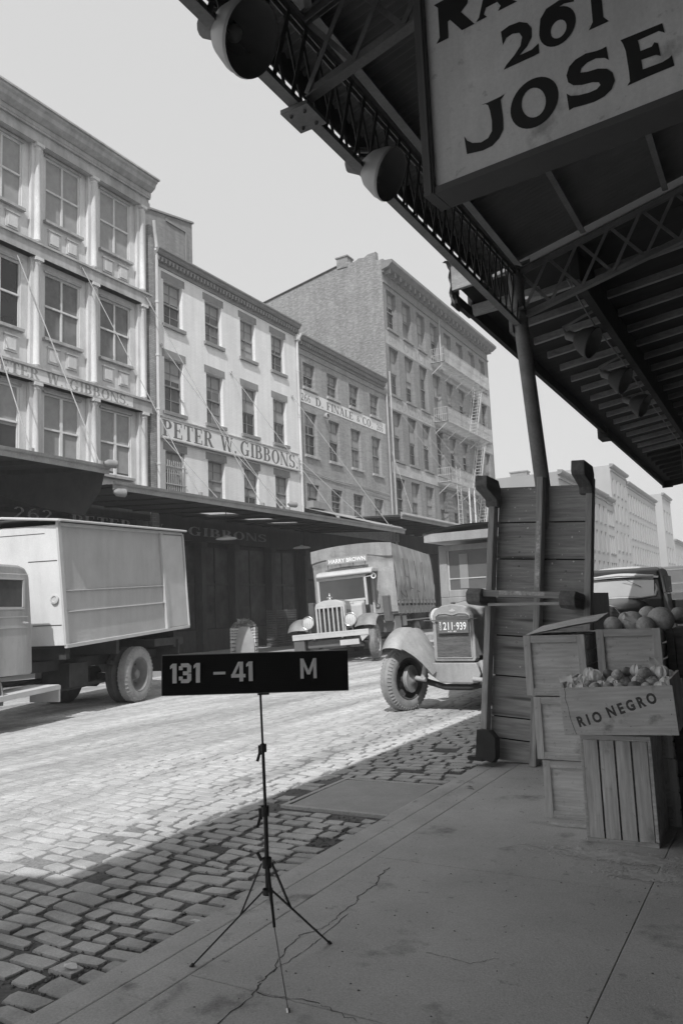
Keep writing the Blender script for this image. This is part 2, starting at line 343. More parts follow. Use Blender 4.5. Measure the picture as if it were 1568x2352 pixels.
# dust and dirt filling the joints: it rises nearly flush with the stones mid-street
_h = lambda x, y: (math.sin(x*1.7+y*.31)*math.sin(y*.9-x*.4) + math.sin(x*3.1-y*1.3)*.5 + math.sin(y*2.3+x*.8)*.4)
def bedz(x, y):
    k = min(1, max(0, (-3.6 - x) / 1.6)); tr = 0
    for c in (-5.7, -7.4, -9.3, -11.0): tr = max(tr, math.exp(-((x - c - .18*math.sin(y*.25))/.3)**2))
    return -.014 + .0105 * k + .0028 * k * _h(x, y) - .002 * k * tr
bed = MB().grid(lambda u, v: (-15.06 + 12.4*u, -3 + 51*v, bedz(-15.06 + 12.4*u, -3 + 51*v)), 110, 340)
o = bed.build('street_bed', m_bed, smooth=True, clean=False); tag(o, 'dust and dirt between the setts of the street', kind='structure')
g = MB().add([(-500,-300,-.08),(500,-300,-.08),(500,1500,-.08),(-500,1500,-.08)], [(0,1,2,3)])
tag(g.build('ground', m_dirt, clean=False), 'ground around the street', kind='structure')
m_farroad = brickmat('far_setts', .3, .38, .24, 'x'); 
g = MB().add([(-15.06,47,-.004),(-2.6,47,-.004),(-2.6,400,-.004),(-15.06,400,-.004)], [(0,1,2,3)])
tag(g.build('far_road', M('far_dust', .33, .9, .12, .8, fine=.1, fscale=8), clean=False), 'continuation of the street beyond the corner', kind='structure')
# sidewalk slabs with real joints
mb = MB(); jy = [-6, -3.5, -.9, .9, 2.635, 4.3, 6.9, 9.5, 12.1, 14.7, 17.3, 19.9, 22.5, 25, 28, 31, 34, 60, 120]
jx = [-2.31, -.76, .9, 2.2]
for a, b_ in zip(jy, jy[1:]):
    for c, d in zip(jx, jx[1:]):
        mb.box(c + .002, d - .002, a + .003, b_ - .003, -.05, .08)
mb.box(-2.66,2.2,-6,120,-.06,.0745); o = mb.build('sidewalk', m_conc, bevel=.003); tag(o, 'worn stone sidewalk under the market canopy', kind='structure')
cr = MB()
def crack(pts, w0=.006, rnd=random.Random(5)):
    P_ = []
    for a, b_ in zip(pts, pts[1:]):
        for k in range(7):
            t = k/7; P_.append((a[0]+(b_[0]-a[0])*t + rnd.uniform(-.008,.008), a[1]+(b_[1]-a[1])*t + rnd.uniform(-.012,.012)))
    P_.append(pts[-1]); prev = None
    for i, p in enumerate(P_):
        ww = w0 * rnd.uniform(.35, 1.2); q = P_[min(i+1, len(P_)-1)]; r_ = P_[max(i-1, 0)]; d = Vector((q[0]-r_[0], q[1]-r_[1])).normalized(); nn = Vector((-d.y, d.x)) * ww/2
        cur = ((p[0]+nn.x, p[1]+nn.y, .0815), (p[0]-nn.x, p[1]-nn.y, .0815))
        if prev: cr.add([prev[0], prev[1], cur[1], cur[0]], [(0,1,2,3)])
        prev = cur
crack([(-2.14,4.15),(-2.13,4.01),(-2.08,3.89),(-2.09,3.7),(-2.06,3.63),(-2.05,3.4),(-2.04,3.26),(-2.1,3.16),(-2.07,2.98),(-2.01,2.8),(-2.0,2.7),(-1.96,2.59),(-1.95,2.3)])
crack([(-2.01,2.8),(-1.99,3.02),(-2.0,3.19),(-2.02,3.46)], .004); crack([(-1.96,2.62),(-1.7,2.66),(-1.5,2.6)], .004)
crack([(-1.2,3.3),(-1.3,3.2),(-1.5,3.22)], .003)
tag(cr.build('sidewalk_crack', m_dark, clean=False), 'thin crack wandering across the sidewalk slabs', kind='structure')
mb = MB(); ys = [-6, -3.1, -.4, 2.1, 4.6, 7.2, 9.9, 12.4, 15, 18, 21, 24, 27, 30, 60, 150]
for a, b_ in zip(ys, ys[1:]): mb.box(-2.66, -2.505, a+.004, b_-.004, -.1, .078); mb.box(-2.502, -2.3135, a+.3, b_+.296, -.1, .079)
tag(mb.build('curb', m_curb, bevel=.008), 'dressed stone curb along the gutter', kind='structure')
# far sidewalk
mb = MB(); 
for i in range(-4, 30): mb.box(-19.2, -15.3, i*2.5, i*2.5+2.49, 0, .25)
mb.box(-15.295, -15.06, -10, 75, -.05, .24)
tag(mb.build('far_sidewalk', m_curb), 'sidewalk across the street in front of the shops', kind='structure')
# hatch in the gutter
t = thing('steel_hatch', 'rectangular steel hatch plate set in the cobbles beside the curb', 'hatch', (-3.24, 5.93, .004))
MB().xf(Matrix.Rotation(math.radians(2), 4, 'Z')).box(-.45,.45,-.49,.49,-.02,.004).build('cover_plate', M('hatch_plate', .37, .7, .12, 4, fine=.14, fscale=100, bump=.002, bscale=90), t)
mb = MB(); mb.box(-.5,-.455,-.54,.54,-.03,.009); mb.box(.455,.5,-.54,.54,-.03,.009); mb.box(-.455,.455,-.54,-.495,-.03,.009); mb.box(-.455,.455,.495,.54,-.03,.009)
mb.build('rim', m_curb, t, bevel=.004)
# scraps
def scrap(name, label, cat, x, y, z, s, mat, seed, group=None):
    r = random.Random(seed); mb = MB(); n = 7; pts = [(s*r.uniform(.6,1.2)*math.cos(6.283*i/n), s*.6*r.uniform(.6,1.2)*math.sin(6.283*i/n), r.uniform(0.004,.02)) for i in range(n)]
    mb.add(pts + [(0,0,.018)], [(i, (i+1) % n, n) for i in range(n)]); mb.add([(p[0], p[1], p[2]-.002) for p in pts] + [(0,0,.016)], [((i+1) % n, i, n) for i in range(n)])
    tag(mb.build(name, mat, loc=(x, y, z)), label, cat, group)
m_paper = M('paper', .8, .9, .06, 8)
scrap('paper_scrap', 'crumpled white paper scrap lying on the cobbles near the curb', 'litter', -2.77, 3.22, .008, .045, m_paper, 1)
scrap('paper_scrap', 'pale paper scrap in the gutter at the lower left', 'litter', -2.97, 2.59, .008, .04, m_paper, 2)
scrap('dark_scrap', 'small dark scrap on the sidewalk near the upright wooden cart', 'litter', -2.4, 6.15, .082, .035, m_black, 3)
def straw(name, label, cx, cy, sx, sy, n, seed):
    r = random.Random(seed); mb = MB()
    for i in range(n):
        x = cx + r.gauss(0, sx); y = cy + r.gauss(0, sy); a = r.uniform(0, 6.3); l = r.uniform(.006, .022); w_ = r.uniform(.0015, .004)
        c, s_2 = math.cos(a), math.sin(a)
        mb.add([(x-c*l-s_2*w_, y-s_2*l+c*w_, .0825), (x+c*l-s_2*w_, y+s_2*l+c*w_, .083), (x+c*l+s_2*w_, y+s_2*l-c*w_, .0835), (x-c*l+s_2*w_, y-s_2*l-c*w_, .083)], [(0,1,2,3)])
    tag(mb.build(name, M('straw', .55, .9, .2, 20), clean=False), label, kind='stuff')
straw('sawdust', 'pale sawdust scattered in front of the slatted crate', -.98, 4.82, .2, .05, 2600, 4)
straw('sawdust', 'pale sawdust spilled on the walk near the right edge', -.8, 4.55, .1, .04, 900, 5)
straw('sawdust', 'thin line of sawdust at the foot of the panelled crate stack', -1.33, 5.36, .13, .02, 900, 6)
def grit(name, label, mat, n, seed, s0, s1):
    r = random.Random(seed); mb = MB()
    for i in range(n):
        x = r.uniform(-2.6, 1.0); y = r.uniform(1.6, 9) ; s_ = r.uniform(s0, s1); a = r.uniform(0, 3); c, q = math.cos(a)*s_, math.sin(a)*s_
        mb.add([(x-c,y-q,.0808),(x+q*.7,y-c*.7,.081),(x+c,y+q,.0808),(x-q*.6,y+c*.6,.081),(x,y,.081+s_*.5)], [(0,1,4),(1,2,4),(2,3,4),(3,0,4)])
    tag(mb.build(name, mat, clean=False), label, kind='stuff')
grit('pale_grit', 'fine pale grit and crumbs strewn over the sidewalk', M('pale_crumb', .62, .9, .2), 420, 31, .002, .006)
grit('dark_grit', 'dark crumbs and trodden bits on the sidewalk', M('dark_crumb', .12, .9, .3), 700, 32, .002, .008)
def gutter_dirt():
    r = random.Random(11); mb = MB()
    for i in range(5200):
        k = r.random(); x = -2.7 - abs(r.gauss(0, .35)) if k < .7 else r.uniform(-4.6, -2.7); y = r.uniform(1.5, 8)
        if -3.75 < x < -2.7 and 5.35 < y < 6.5: continue
        s = r.uniform(.004, .014); a = r.uniform(0, 3.1); z = -.014 + r.uniform(0, .005)
        c, q = math.cos(a)*s, math.sin(a)*s
        mb.add([(x-c, y-q, z), (x+q, y-c, z+s*.2), (x+c, y+q, z), (x, y, z+s*.8), (x-q, y+c, z)], [(0,1,3),(1,2,3),(2,4,3),(4,0,3)])
    tag(mb.build('gutter_dirt', M('gutter_crumbs', .16, .95, .5, 20), clean=False), 'crumbs of dirt and chaff in the gutter', kind='stuff')
gutter_dirt()

# ---------------------------------------------------------------- buildings across the street (facades in the plane x = -19)
def wall_x(mb, x, y0, y1, z0, z1, holes, depth):
    ys = sorted(set([y0, y1] + [h[0] for h in holes] + [h[1] for h in holes])); zs = sorted(set([z0, z1] + [h[2] for h in holes] + [h[3] for h in holes]))
    ys = [a for a in ys if y0 <= a <= y1]; zs = [a for a in zs if z0 <= a <= z1]
    for a, b_ in zip(ys, ys[1:]):
        for c, d in zip(zs, zs[1:]):
            my, mz = (a+b_)/2, (c+d)/2
            if any(h[0] < my < h[1] and h[2] < mz < h[3] for h in holes): continue
            mb.add([(x,a,c),(x,b_,c),(x,b_,d),(x,a,d)], [(0,1,2,3)])
    for a, b_, c, d in holes:
        xi = x - depth
        mb.add([(x,a,c),(x,b_,c),(x,b_,d),(x,a,d),(xi,a,c),(xi,b_,c),(xi,b_,d),(xi,a,d)], [(1,0,4,5),(2,1,5,6),(3,2,6,7),(0,3,7,4)])
_wc = {}
rg = random.Random(77); GLS = [M('window_glass_%d' % i, c, r_, .5, 1.3, spec=.5, bump=.002, bscale=3) for i, (c, r_) in enumerate(((.03,.08),(.05,.2),(.09,.3),(.14,.4),(.015,.05)))]
def win(par, x, y0, y1, z0, z1, kind='six', shade=0.45, sill=None, lintel=None, m_f=None, glass=None):
    """window sash set in an opening; origin at its lower left corner. Sub-parts: pane, roller_shade, sill, lintel"""
    w_, h_ = round(y1-y0, 2), round(z1-z0, 2); m_f = m_f or m_sash; key = (w_, h_, kind, m_f.name)
    if key not in _wc:
        mb = MB(); f = .055; mb.box(0,.05,0,f,0,h_); mb.box(0,.05,w_-f,w_,0,h_); mb.box(0,.05,f,w_-f,h_-f,h_); mb.box(0,.05,f,w_-f,0,f*1.3)
        mb.box(.0,.062,f,w_-f,h_*.5-.03,h_*.5+.03)
        if kind == 'six':
            mb.box(.005,.03,w_/2-.015,w_/2+.015,f,h_-f)
            for k in (.25, .75): mb.box(.005,.028,f,w_-f,h_*k-.012,h_*k+.012)
        elif kind == 'two': mb.box(.005,.045,w_/2-.035,w_/2+.035,f,h_-f)
        elif kind == 'cross': mb.box(.005,.06,w_/2-.05,w_/2+.05,f,h_-f)
        me = mb.build('window', m_f); _wc[key] = me
        p = MB().box(-.012,.002,.03,w_-.03,.03,h_-.03).build('pane', m_glass); _wc[key+('p',)] = p
        o, q = me, p
    else:
        o = _wc[key].copy(); COL.objects.link(o); q = _wc[key+('p',)].copy(); COL.objects.link(q)
    o.parent = par; o.location = (x, y0, z0); q.parent = o
    glass = glass or rg.choice(GLS); shade = shade and max(0, shade + rg.uniform(-.08,.08))
    if glass: q.material_slots[0].link = 'OBJECT'; q.material_slots[0].material = glass
    if shade: MB().box(.0025,.0045,.06,w_-.06,h_*(1-shade),h_-.05).build('roller_shade', m_shade, o)
    dp = FX - x
    if sill: MB().box(dp-.01 if dp > 0 else 0, dp+.1, -.1, w_+.1, -.13, 0).build('sill', sill, o)
    if lintel: MB().box(dp-.02, dp+.015, -.12, w_+.12, h_+.001, h_+.29).build('lintel', lintel, o)
    return o
FX = -19.0
rs = random.Random(21)
# --- cast iron fronted building at the left
m_cast = M('cast_iron_paint', .63, .7, .1, 1.2, fine=.07, fscale=30, stretch=(1,1,.4), grime=.12)
m_castd = M('cast_iron_trim', .42, .7, .15, 1.5, grime=.2)
B1 = thing('cast_iron_building', 'pale cast iron fronted building with columns between tall windows, at the left edge', 'building', (0,0,0))
m_wf = M('window_white', .72, .7, .08, 4)
bays = [8.85, 11.1, 13.35, 15.6, 17.85]; rows1 = [(14.13,16.27),(10.30,12.40),(6.35,8.55)]
mb = MB(); holes = [(b, b+1.4, r[0], r[1]) for b in bays for r in rows1]
wall_x(mb, FX-.12, 6.5, 20.05, 5.85, 16.6, holes, .16)
mb.add([(-19.12,6.5,0),(-34,6.5,0),(-34,6.5,16.6),(-19.12,6.5,16.6)], [(0,1,2,3)]); mb.add([(-19.12,20.05,0),(-34,20.05,0),(-34,20.05,16.9),(-19.12,20.05,16.9)], [(0,1,2,3)]); mb.add([(-19.12,6.5,16.9),(-34,6.5,16.9),(-34,20.05,16.9),(-19.12,20.05,16.9)], [(0,1,2,3)])
mb.build('wall', m_cast, B1)
mb = MB()
for z0, z1 in ((12.68,13.14),(8.73,9.2)): mb.box(-19.1, -18.86, 6.5, 20.02, z0, z1); mb.box(-19.1, -18.8, 6.5, 20.05, z1-.07, z1); mb.box(-19.1, -18.83, 6.5, 20.04, z0, z0+.05)
mb.build('floor_band', m_castd, B1)
mb = MB(); mb.box(-19.1,-18.84,6.5,20.0,16.4,16.62); mb.box(-19.1,-18.88,6.5,19.98,16.62,16.78); mb.box(-19.1,-18.8,6.5,20.0,16.78,16.85)
mb.box(-19.1,-18.78,6.5,20.0,16.85,17.0)
mb.prism([(-18.8,17.0),(-18.72,17.0),(-18.55,17.1),(-18.5,17.22),(-18.42,17.28),(-18.42,17.36),(-18.8,17.36)], lambda u,v,d: (u,d,v), 6.5, 19.98)
mb.prism([(-18.8,17.36),(-18.36,17.36),(-18.36,17.42),(-18.8,17.46)], lambda u,v,d: (u,d,v), 6.5, 20.04)
mb.build('cornice', m_castd, B1)
for b in [7.0+.95] + [x+1.86 for x in bays]:
    for z0, z1 in ((13.18,16.4),(9.22,12.66),(5.86,8.72)):
        mb = MB(); mb.box(-19.11,-18.98,b-.22,b+.2,z0,z1)
        mb.lathe([(0,.11),(.06,.13),(.1,.1),(z1-z0-.25,.088),(z1-z0-.2,.12),(z1-z0-.12,.1),(z1-z0-.001,.13)], (-18.95,b-.02,z0), (0,0,1), 14)
        mb.box(-19.08,-18.8,b-.17,b+.13,z1-.1,z1)
        mb.build('column', m_cast, B1, smooth=True)
for b in bays:
    for i, r in enumerate(rows1):
        win(B1, FX-.2 if i < 2 else FX-.2, b, b+1.4, r[0], r[1], 'two' if i < 2 else 'cross', [.97,0,.96][i] if (i, b) != (2, 13.35) else .5, m_f=m_cast if i < 2 else m_wf)
        mb = MB(); mb.box(FX-.12, FX+.02, b-.06, b+1.46, r[0]-.1, r[0]-.01); mb.box(FX-.12, FX-.05, b-.03, b+1.43, r[1]+.0, r[1]+.07)
        mb.build('window_ledge', m_castd, B1)
        if i < 2:
            mb = MB()
            for c in (b+.13, b+.84):
                zb, zt = r[0]-.78, r[0]-.3
                mb.box(FX-.118, FX-.085, c, c+.44, zb, zt); mb.box(FX-.085, FX-.06, c+.06, c+.38, zb+.06, zt-.07); mb.box(FX-.118, FX-.04, c-.03, c+.47, zt, zt+.05)
            mb.build('panel', m_cast, B1)
m_paint_dark = M('sign_paint_grey', .16, .8, .25, 6, fine=.2, fscale=25)
m_paint_faint = M('sign_paint_faded', .33, .85, .25, 5, fine=.25, fscale=20)
mb = MB(); put_serif(mb, 'PETER W. GIBBONS.', onwall(-18.856, 13.55, 8.8), .32, 5.35); mb.build('painted_lettering', m_paint_faint, B1, clean=False)
MB().box(-18.86,-18.857,13.2,19.1,8.76,9.14).build('sign_ground', M('sign_white', .72, .8, .06, 3), B1)
# brick pier and downpipe beside it
m_bB = brickmat('pier_brick', .3, .4, .22, 'x', bs=.8)
mb = MB(); mb.box(-19.15,-18.96,20.06,20.44,0,15.9); mb.build('brick_pier', m_bB, B1)
mb = MB(); mb.tube([(-18.88,20.36,5.4),(-18.88,20.36,15.2),(-18.8,20.2,15.6),(-18.75,20.1,16.0)], .06, 10)
for z in (7, 9, 11, 13, 15): mb.lathe([(-.04,.078),(.04,.078)], (-18.88,20.36,z), (0,0,1), 10)
mb.build('downpipe', m_cast, B1, smooth=True)

# --- white painted brick building
m_bW = brickmat('white_brick', .8, .84, .75, 'x', blotch=.05, bs=.7, msize=.006, streak=.08)
m_stone = M('brownstone', .27, .85, .15, 3, fine=.1)
B2 = thing('white_brick_building', 'white painted brick building with four windows across each floor', 'building')
c2 = [20.83, 23.2, 25.5, 27.77]; rows2 = [(12.36,14.08),(9.05,11.1),(6.05,7.6)]; holes = [(c, c+1.04, r[0], r[1]) for c in c2 for r in rows2]
mb = MB(); wall_x(mb, FX, 20.46, 29.95, 5.28, 14.66, holes, .2)
mb.build('wall', m_bW, B2)
mb = MB(); mb.add([(-19,20.46,14.66),(-19,29.95,14.66),(-33,29.95,15.2),(-33,20.46,15.2)], [(0,1,2,3)]); mb.build('roof', m_dark, B2)
m_corn = M('cornice_wood', .24, .8, .15, 3)
def cornice(par, y0, y1, zb, zt, pj, dent=True, mat=None):
    mb = MB(); h = zt - zb
    mb.box(FX, FX+.06, y0, y1, zb, zb+h*.5); mb.box(FX, FX+.14, y0, y1, zb+h*.5, zb+h*.62)
    mb.prism([(FX,zb+h*.62),(FX+pj*.6,zb+h*.62),(FX+pj*.75,zb+h*.72),(FX+pj*.8,zb+h*.82),(FX+pj,zb+h*.9),(FX+pj,zt),(FX,zt)], lambda u,v,d: (u,d,v), y0, y1)
    mb.build('cornice', mat or m_corn, par)
    if dent:
        mb = MB(); y = y0 + .05
        while y < y1 - .1: mb.box(FX+.062, FX+.2, y, y+.09, zb+h*.22, zb+h*.5); y += .2
        mb.build('dentils', m_stone, par)
cornice(B2, 20.3, 29.9, 14.5, 15.08, .34)
for i, r in enumerate(rows2):
    for j, c in enumerate(c2):
        win(B2, FX-.2, c, c+1.04, r[0], r[1], 'six', [.5,.3,.95,.45,.35,.3,.6,.5,.5,.7,.65,.8][i*4+j], m_stone, m_stone, m_sash2)
mb = MB()
for k in range(9): mb.box(-18.99,-18.965,20.9+.11*k,20.925+.11*k,6.0,7.25)
for z in (6.35, 7.0): mb.box(-18.964,-18.95,20.82,21.9,z,z+.04)
mb.build('window_bars', m_sash, B2)
mb = MB(); mb.box(-18.995,-18.93,20.52,29.6,8.0,8.78); o = mb.build('sign_board', M('sign_white', .72), B2)
mb = MB(); mb.box(-18.93,-18.85,20.5,29.65,7.96,8.01); mb.box(-18.93,-18.9,20.5,29.62,8.76,8.8); mb.build('sign_moulding', m_castd, B2)
mb = MB(); put_serif(mb, 'PETER W.', onwall(-18.928, 20.62, 8.09), .6, 4.35); put_serif(mb, 'GIBBONS.', onwall(-18.928, 25.2, 8.09), .6, 4.35)
mb.build('painted_lettering', m_paint_dark, B2, clean=False)
mb = MB(); mb.tube([(-18.92,29.82,5.3),(-18.92,29.82,14.2),(-18.7,29.86,14.6)], .06, 10); mb.box(-19,-18.8,29.7,29.95,14.3,14.55)
for z in (6.4, 8.4, 10.6, 12.8): mb.lathe([(-.03,.075),(.03,.075)], (-18.92,29.82,z), (0,0,1), 10)
mb.build('downpipe', m_cast, B2, smooth=True)
# rooftop bulkhead behind
m_bR = brickmat('bulkhead_brick', .2, .26, .24, 'y', blotch=.2, bs=.6)
t = thing('rooftop_bulkhead', 'square brick rooftop bulkhead standing behind the white painted building', 'roof structure', (0,0,0))
mb = MB(); mb.prism([(20.6,14.9),(24.88,14.9),(24.88,18.6),(20.6,17.75)], lambda u,v,d: (d,u,v), -25, -21); mb.build('wall', brickmat('bulk2', .27, .34, .3, 'x'), t)
mb = MB(); mb.beam((-21,20.5,17.79),(-21,24.95,18.66),.12,.08); mb.build('coping', m_stone, t)
mb = MB(); mb.box(-20.99,-20.95,23.2,24.5,18.0,18.12); mb.box(-20.99,-20.95,24.4,24.52,15,18.0); mb.build('pilaster', m_stone, t)

# --- red brick building
m_bO = brickmat('old_brick', .29, .38, .33, 'x', blotch=.1, bs=.5, msize=.007)
B3 = thing('brick_building', 'grey brick building with small square attic windows and a painted name band', 'building')
c3 = [30.37, 32.6, 34.86, 37.22]; rows3 = [(12.22,13.45),(8.93,11.03),(6.35,7.55)]; holes = [(c, c+1.08, r[0], r[1]) for c in c3 for r in rows3]
mb = MB(); wall_x(mb, FX, 29.951, 39.5, 5.28, 14.2, holes, .2); mb.build('wall', m_bO, B3)
mb = MB(); mb.add([(-19,29.95,14.2),(-19,39.5,14.2),(-33,39.5,14.9),(-33,29.95,14.9)], [(0,1,2,3)]); mb.build('roof', m_dark, B3)
cornice(B3, 29.95, 39.0, 14.05, 14.62, .36)
MB().box(-19,-18.95,30.0,39.3,13.75,13.85).build('string_course', m_stone, B3)
for i, r in enumerate(rows3):
    for j, c in enumerate(c3): win(B3, FX-.2, c, c+1.08, r[0], r[1], 'six', [.35,.3,.5,.4,.3,.45,.4,.3,.6,0,0,.4][i*4+j], m_castd, None, m_sash2)
mb = MB(); mb.box(-18.998,-18.985,29.96,38.95,11.42,12.02); mb.build('sign_ground', M('sign_white', .72), B3)
mb = MB(); f = -18.983
put_serif(mb, '266', onwall(f,30.1,11.5), .36, .85); put_serif(mb, 'D. FINALE', onwall(f,31.4,11.5), .4, 3.75); put_serif(mb, 'CO.', onwall(f,36.2,11.5), .4, 1.15); put_serif(mb, '266', onwall(f,37.85,11.5), .34, .8)
put_sans(mb, '&', onwall(f,35.55,11.52), .3, .35)
mb.build('painted_lettering', m_paint_dark, B3, clean=False)
mb = MB(); mb.tube([(-18.92,39.2,5.3),(-18.92,39.2,13.9)], .05, 8); mb.tube([(-18.96,30,8.2),(-18.96,33,8.0),(-18.96,36,8.05),(-18.96,39,7.95)], .015, 6); mb.tube([(-18.96,30,8.05),(-18.96,34,7.9),(-18.96,39,7.75)], .012, 6)
mb.build('downpipe', m_castd, B3, smooth=True)
mb = MB(); mb.box(-18.99,-18.6,30.2,30.75,6.35,6.68); mb.box(-18.99,-18.62,30.78,31.6,6.35,6.66); mb.build('window_box', m_stone, B3)
MB().lathe([(0,.02),(.05,.13),(.18,.16),(.22,.1)], (-18.95,32.15,11.08), (1,-.1,.1), 12).build('floodlight', m_sash, B3, smooth=True)

# --- tall corner building with fire escape
m_bC = brickmat('corner_front_brick', .24, .3, .27, 'x', blotch=.1, bs=.4, msize=.006)
m_bS = brickmat('corner_side_brick', .2, .3, .26, 'y', blotch=.13, bs=.5, msize=.008, wear=.13)
B4 = thing('corner_warehouse', 'tall six storey brick warehouse on the corner with a fire escape', 'building')
c4 = [40.0,42.15,44.33,46.52,48.9,51.2,53.7,55.95]; rows4 = [(18.05,20.48),(14.04,16.95),(10.12,13.08),(6.75,9.08)]; holes = [(c, c+1.27, r[0], r[1]) for c in c4 for r in rows4]
mb = MB(); wall_x(mb, FX, 39.552, 58.1, 5.81, 21.6, holes, .26); mb.build('wall', m_bC, B4)
rr = random.Random(9); prof = [(-19,22.1),(-19.35,22.2),(-19.36,22.75)]; x = -19.4
while x > -21.0: prof += [(x, 22.76 - rr.uniform(0,.12) - (-x-19.4)*.12)]; x -= rr.uniform(.15,.3)
prof += [(-21.1,22.45),(-21.15,22.62),(-27.4,21.5),(-36,19.9),(-36,0),(-19,0)]
MB().prism([(min(p[0],-19.006),p[1]) for p in prof], lambda u,v,d: (u,d,v), 39.55, 39.9).build('side_wall', m_bS, B4)
MB().add([(-19,58.1,0),(-36,58.1,0),(-36,58.1,20),(-19,58.1,22)], [(0,1,2,3)]).add([(-19,39.9,21.7),(-36,39.9,19.8),(-36,58.1,19.8),(-19,58.1,21.7)], [(0,1,2,3)]).build('roof', m_dark, B4)
mb = MB(); mb.box(-22.0,-21.25,39.5,40.2,22.3,22.95); mb.box(-22.06,-21.2,39.44,40.26,22.95,23.03); mb.build('chimney', m_bS, B4)
mb = MB(); mb.beam((-22.0,39.7,22.5),(-36,39.7,19.97),.45,.07); mb.build('coping', m_dark, B4)
mb = MB(); mb.box(FX,FX+.08,39.56,58.1,20.75,20.85); mb.box(FX,FX+.1,39.56,58.1,21.35,21.55)
mb.prism([(FX,21.5),(FX+.45,21.6),(FX+.6,21.72),(FX+.72,21.8),(FX+.72,21.98),(FX,22.05)], lambda u,v,d: (u,d,v), 39.5, 58.35)
mb.build('cornice', M('stone_cornice', .22, .85, .2, 2, fine=.1), B4)
mb = MB(); y = 39.8
while y < 58: mb.box(FX,FX+.4,y,y+.16,21.3,21.62); y += .72
mb.build('brackets', m_stone, B4)
mb = MB(); y = 39.56
while y < 57.8:
    l = min(rr.uniform(.5,1.3), 58.1-y); 
    if rr.random() < .8: mb.box(FX-.1,FX+.12,y,y+l,22.03,22.03+rr.uniform(.08,.2)*(.5 if y > 45 else 1))
    y += l
mb.build('parapet', m_bS, B4)
m_fade = M('band_whitewash', .43, .9, .2, 1.2, fine=.15, fscale=12)
mb = MB()
for z0, z1 in ((17.05,17.85),(13.18,13.9)): mb.box(FX,FX+.006,39.62,57.9,z0,z1)
mb.box(FX,FX+.02,39.62,57.9,9.3,9.95); mb.build('painted_band', m_fade, B4)
mb = MB(); f = FX+.008
put_serif(mb, '268', onwall(f,40.0,17.25), .45, 1.2); put_serif(mb, 'OTICI', onwall(f,42.0,17.2), .58, 3.4)
put_serif(mb, 'COMMISSION', onwall(f,40.55,13.3), .48, 7.2); put_serif(mb, 'MERCHANTS', onwall(f,49.6,13.3), .48, 7.2)
mb.build('painted_lettering', m_paint_faint, B4, clean=False)
for i, r in enumerate(rows4):
    for j, c in enumerate(c4): win(B4, FX-.26, c, c+1.27, r[0], r[1], 'six', rs.choice([0,.3,.5,.5,.6,.8]), m_stone, None, m_sash2)
mb = MB(); mb.tube([(-18.9,39.7,5.3),(-18.9,39.7,15.3)], .06, 8); mb.tube([(-18.9,47.9,17.5),(-18.9,47.9,21.0)], .06, 8); mb.build('downpipe', m_castd, B4, smooth=True)
# fire escape
FE = thing('fire_escape', 'iron fire escape with three railed balconies and steep stairs on the corner warehouse', 'fire escape', (0,0,0))
m_fe = M('fire_escape_paint', .5, .6, .12, 4)
X0, X1 = FX+.05, FX+1.0; levels = [17.55, 13.55, 9.55]
for z in levels:
    ya, yb = 46.25, 54.9
    mb = MB(); y = ya
    mb.box(X0,X1,ya,ya+.05,z-.06,z); mb.box(X0,X1,yb-.05,yb,z-.06,z); mb.box(X1-.05,X1,ya,yb,z-.08,z); mb.box(X0,X0+.04,ya,yb,z-.06,z)
    x = X0+.06
    while x < X1-.06: mb.box(x,x+.03,ya+.05,yb-.05,z-.03,z-.005); x += .085
    y = ya
    while y < yb: mb.box(X0,X1,y,y+.04,z-.06,z-.031); y += .9
    mb.build('platform', m_fe, FE)
    mb = MB()
    for zz in (z+.45, z+.9): mb.tube([(X0,ya,zz),(X1,ya,zz),(X1,yb,zz),(X0,yb,zz)], .014, 5)
    y = ya
    while y <= yb+.01: mb.tube([(X1,y,z),(X1,y,z+.9)], .013, 4); y += .135
    x = X0
    while x < X1: mb.tube([(x,ya,z),(x,ya,z+.9)], .013, 4); mb.tube([(x,yb,z),(x,yb,z+.9)], .013, 4); x += .135
    mb.build('railing', m_fe, FE)
    mb = MB()
    for y in (ya+.1, 48.5, 50.6, 52.7, yb-.1): mb.beam((FX+.02,y,z-.75),(X1-.05,y,z-.07),.04,.04)
    mb.build('bracket', m_fe, FE)
for za, zb in ((levels[1],levels[0]),(levels[2],levels[1]),(5.7,levels[2])):
    mb = MB(); p, q = (54.4 - .25, 52.0)
    for x in (FX+.3, FX+.85): mb.beam((x,q,za),(x,p-.3,zb-.03),.04,.16)
    n = 16
    for k in range(1, n): t_k = k/n; mb.box(FX+.3,FX+.85,q+(p-.3-q)*t_k-.07,q+(p-.3-q)*t_k+.09,za+(zb-za)*t_k,za+(zb-za)*t_k+.03)
    for x in (FX+.3, FX+.85): mb.tube([(x,q-.05,za+.85),(x,p-.35,zb+.75)], .016, 5)
    mb.build('stair', m_fe, FE)
mb = MB()
for x in (FX+.95,): 
    for y in (47.2, 47.85): mb.box(x,x+.04,y,y+.05,5.6,10.6)
    z = 5.7
    while z < 10.5: mb.box(x+.005,x+.03,47.25,47.85,z,z+.035); z += .3
mb.build('ladder', m_fe, FE)
mb = MB()
for y in (49.4, 50.4, 53.6): mb.tube([(FX+.95,y,5.6),(FX+.95,y,9.5)], .055, 8)
mb.build('post', M('post_white', .7, .6), FE, smooth=True)

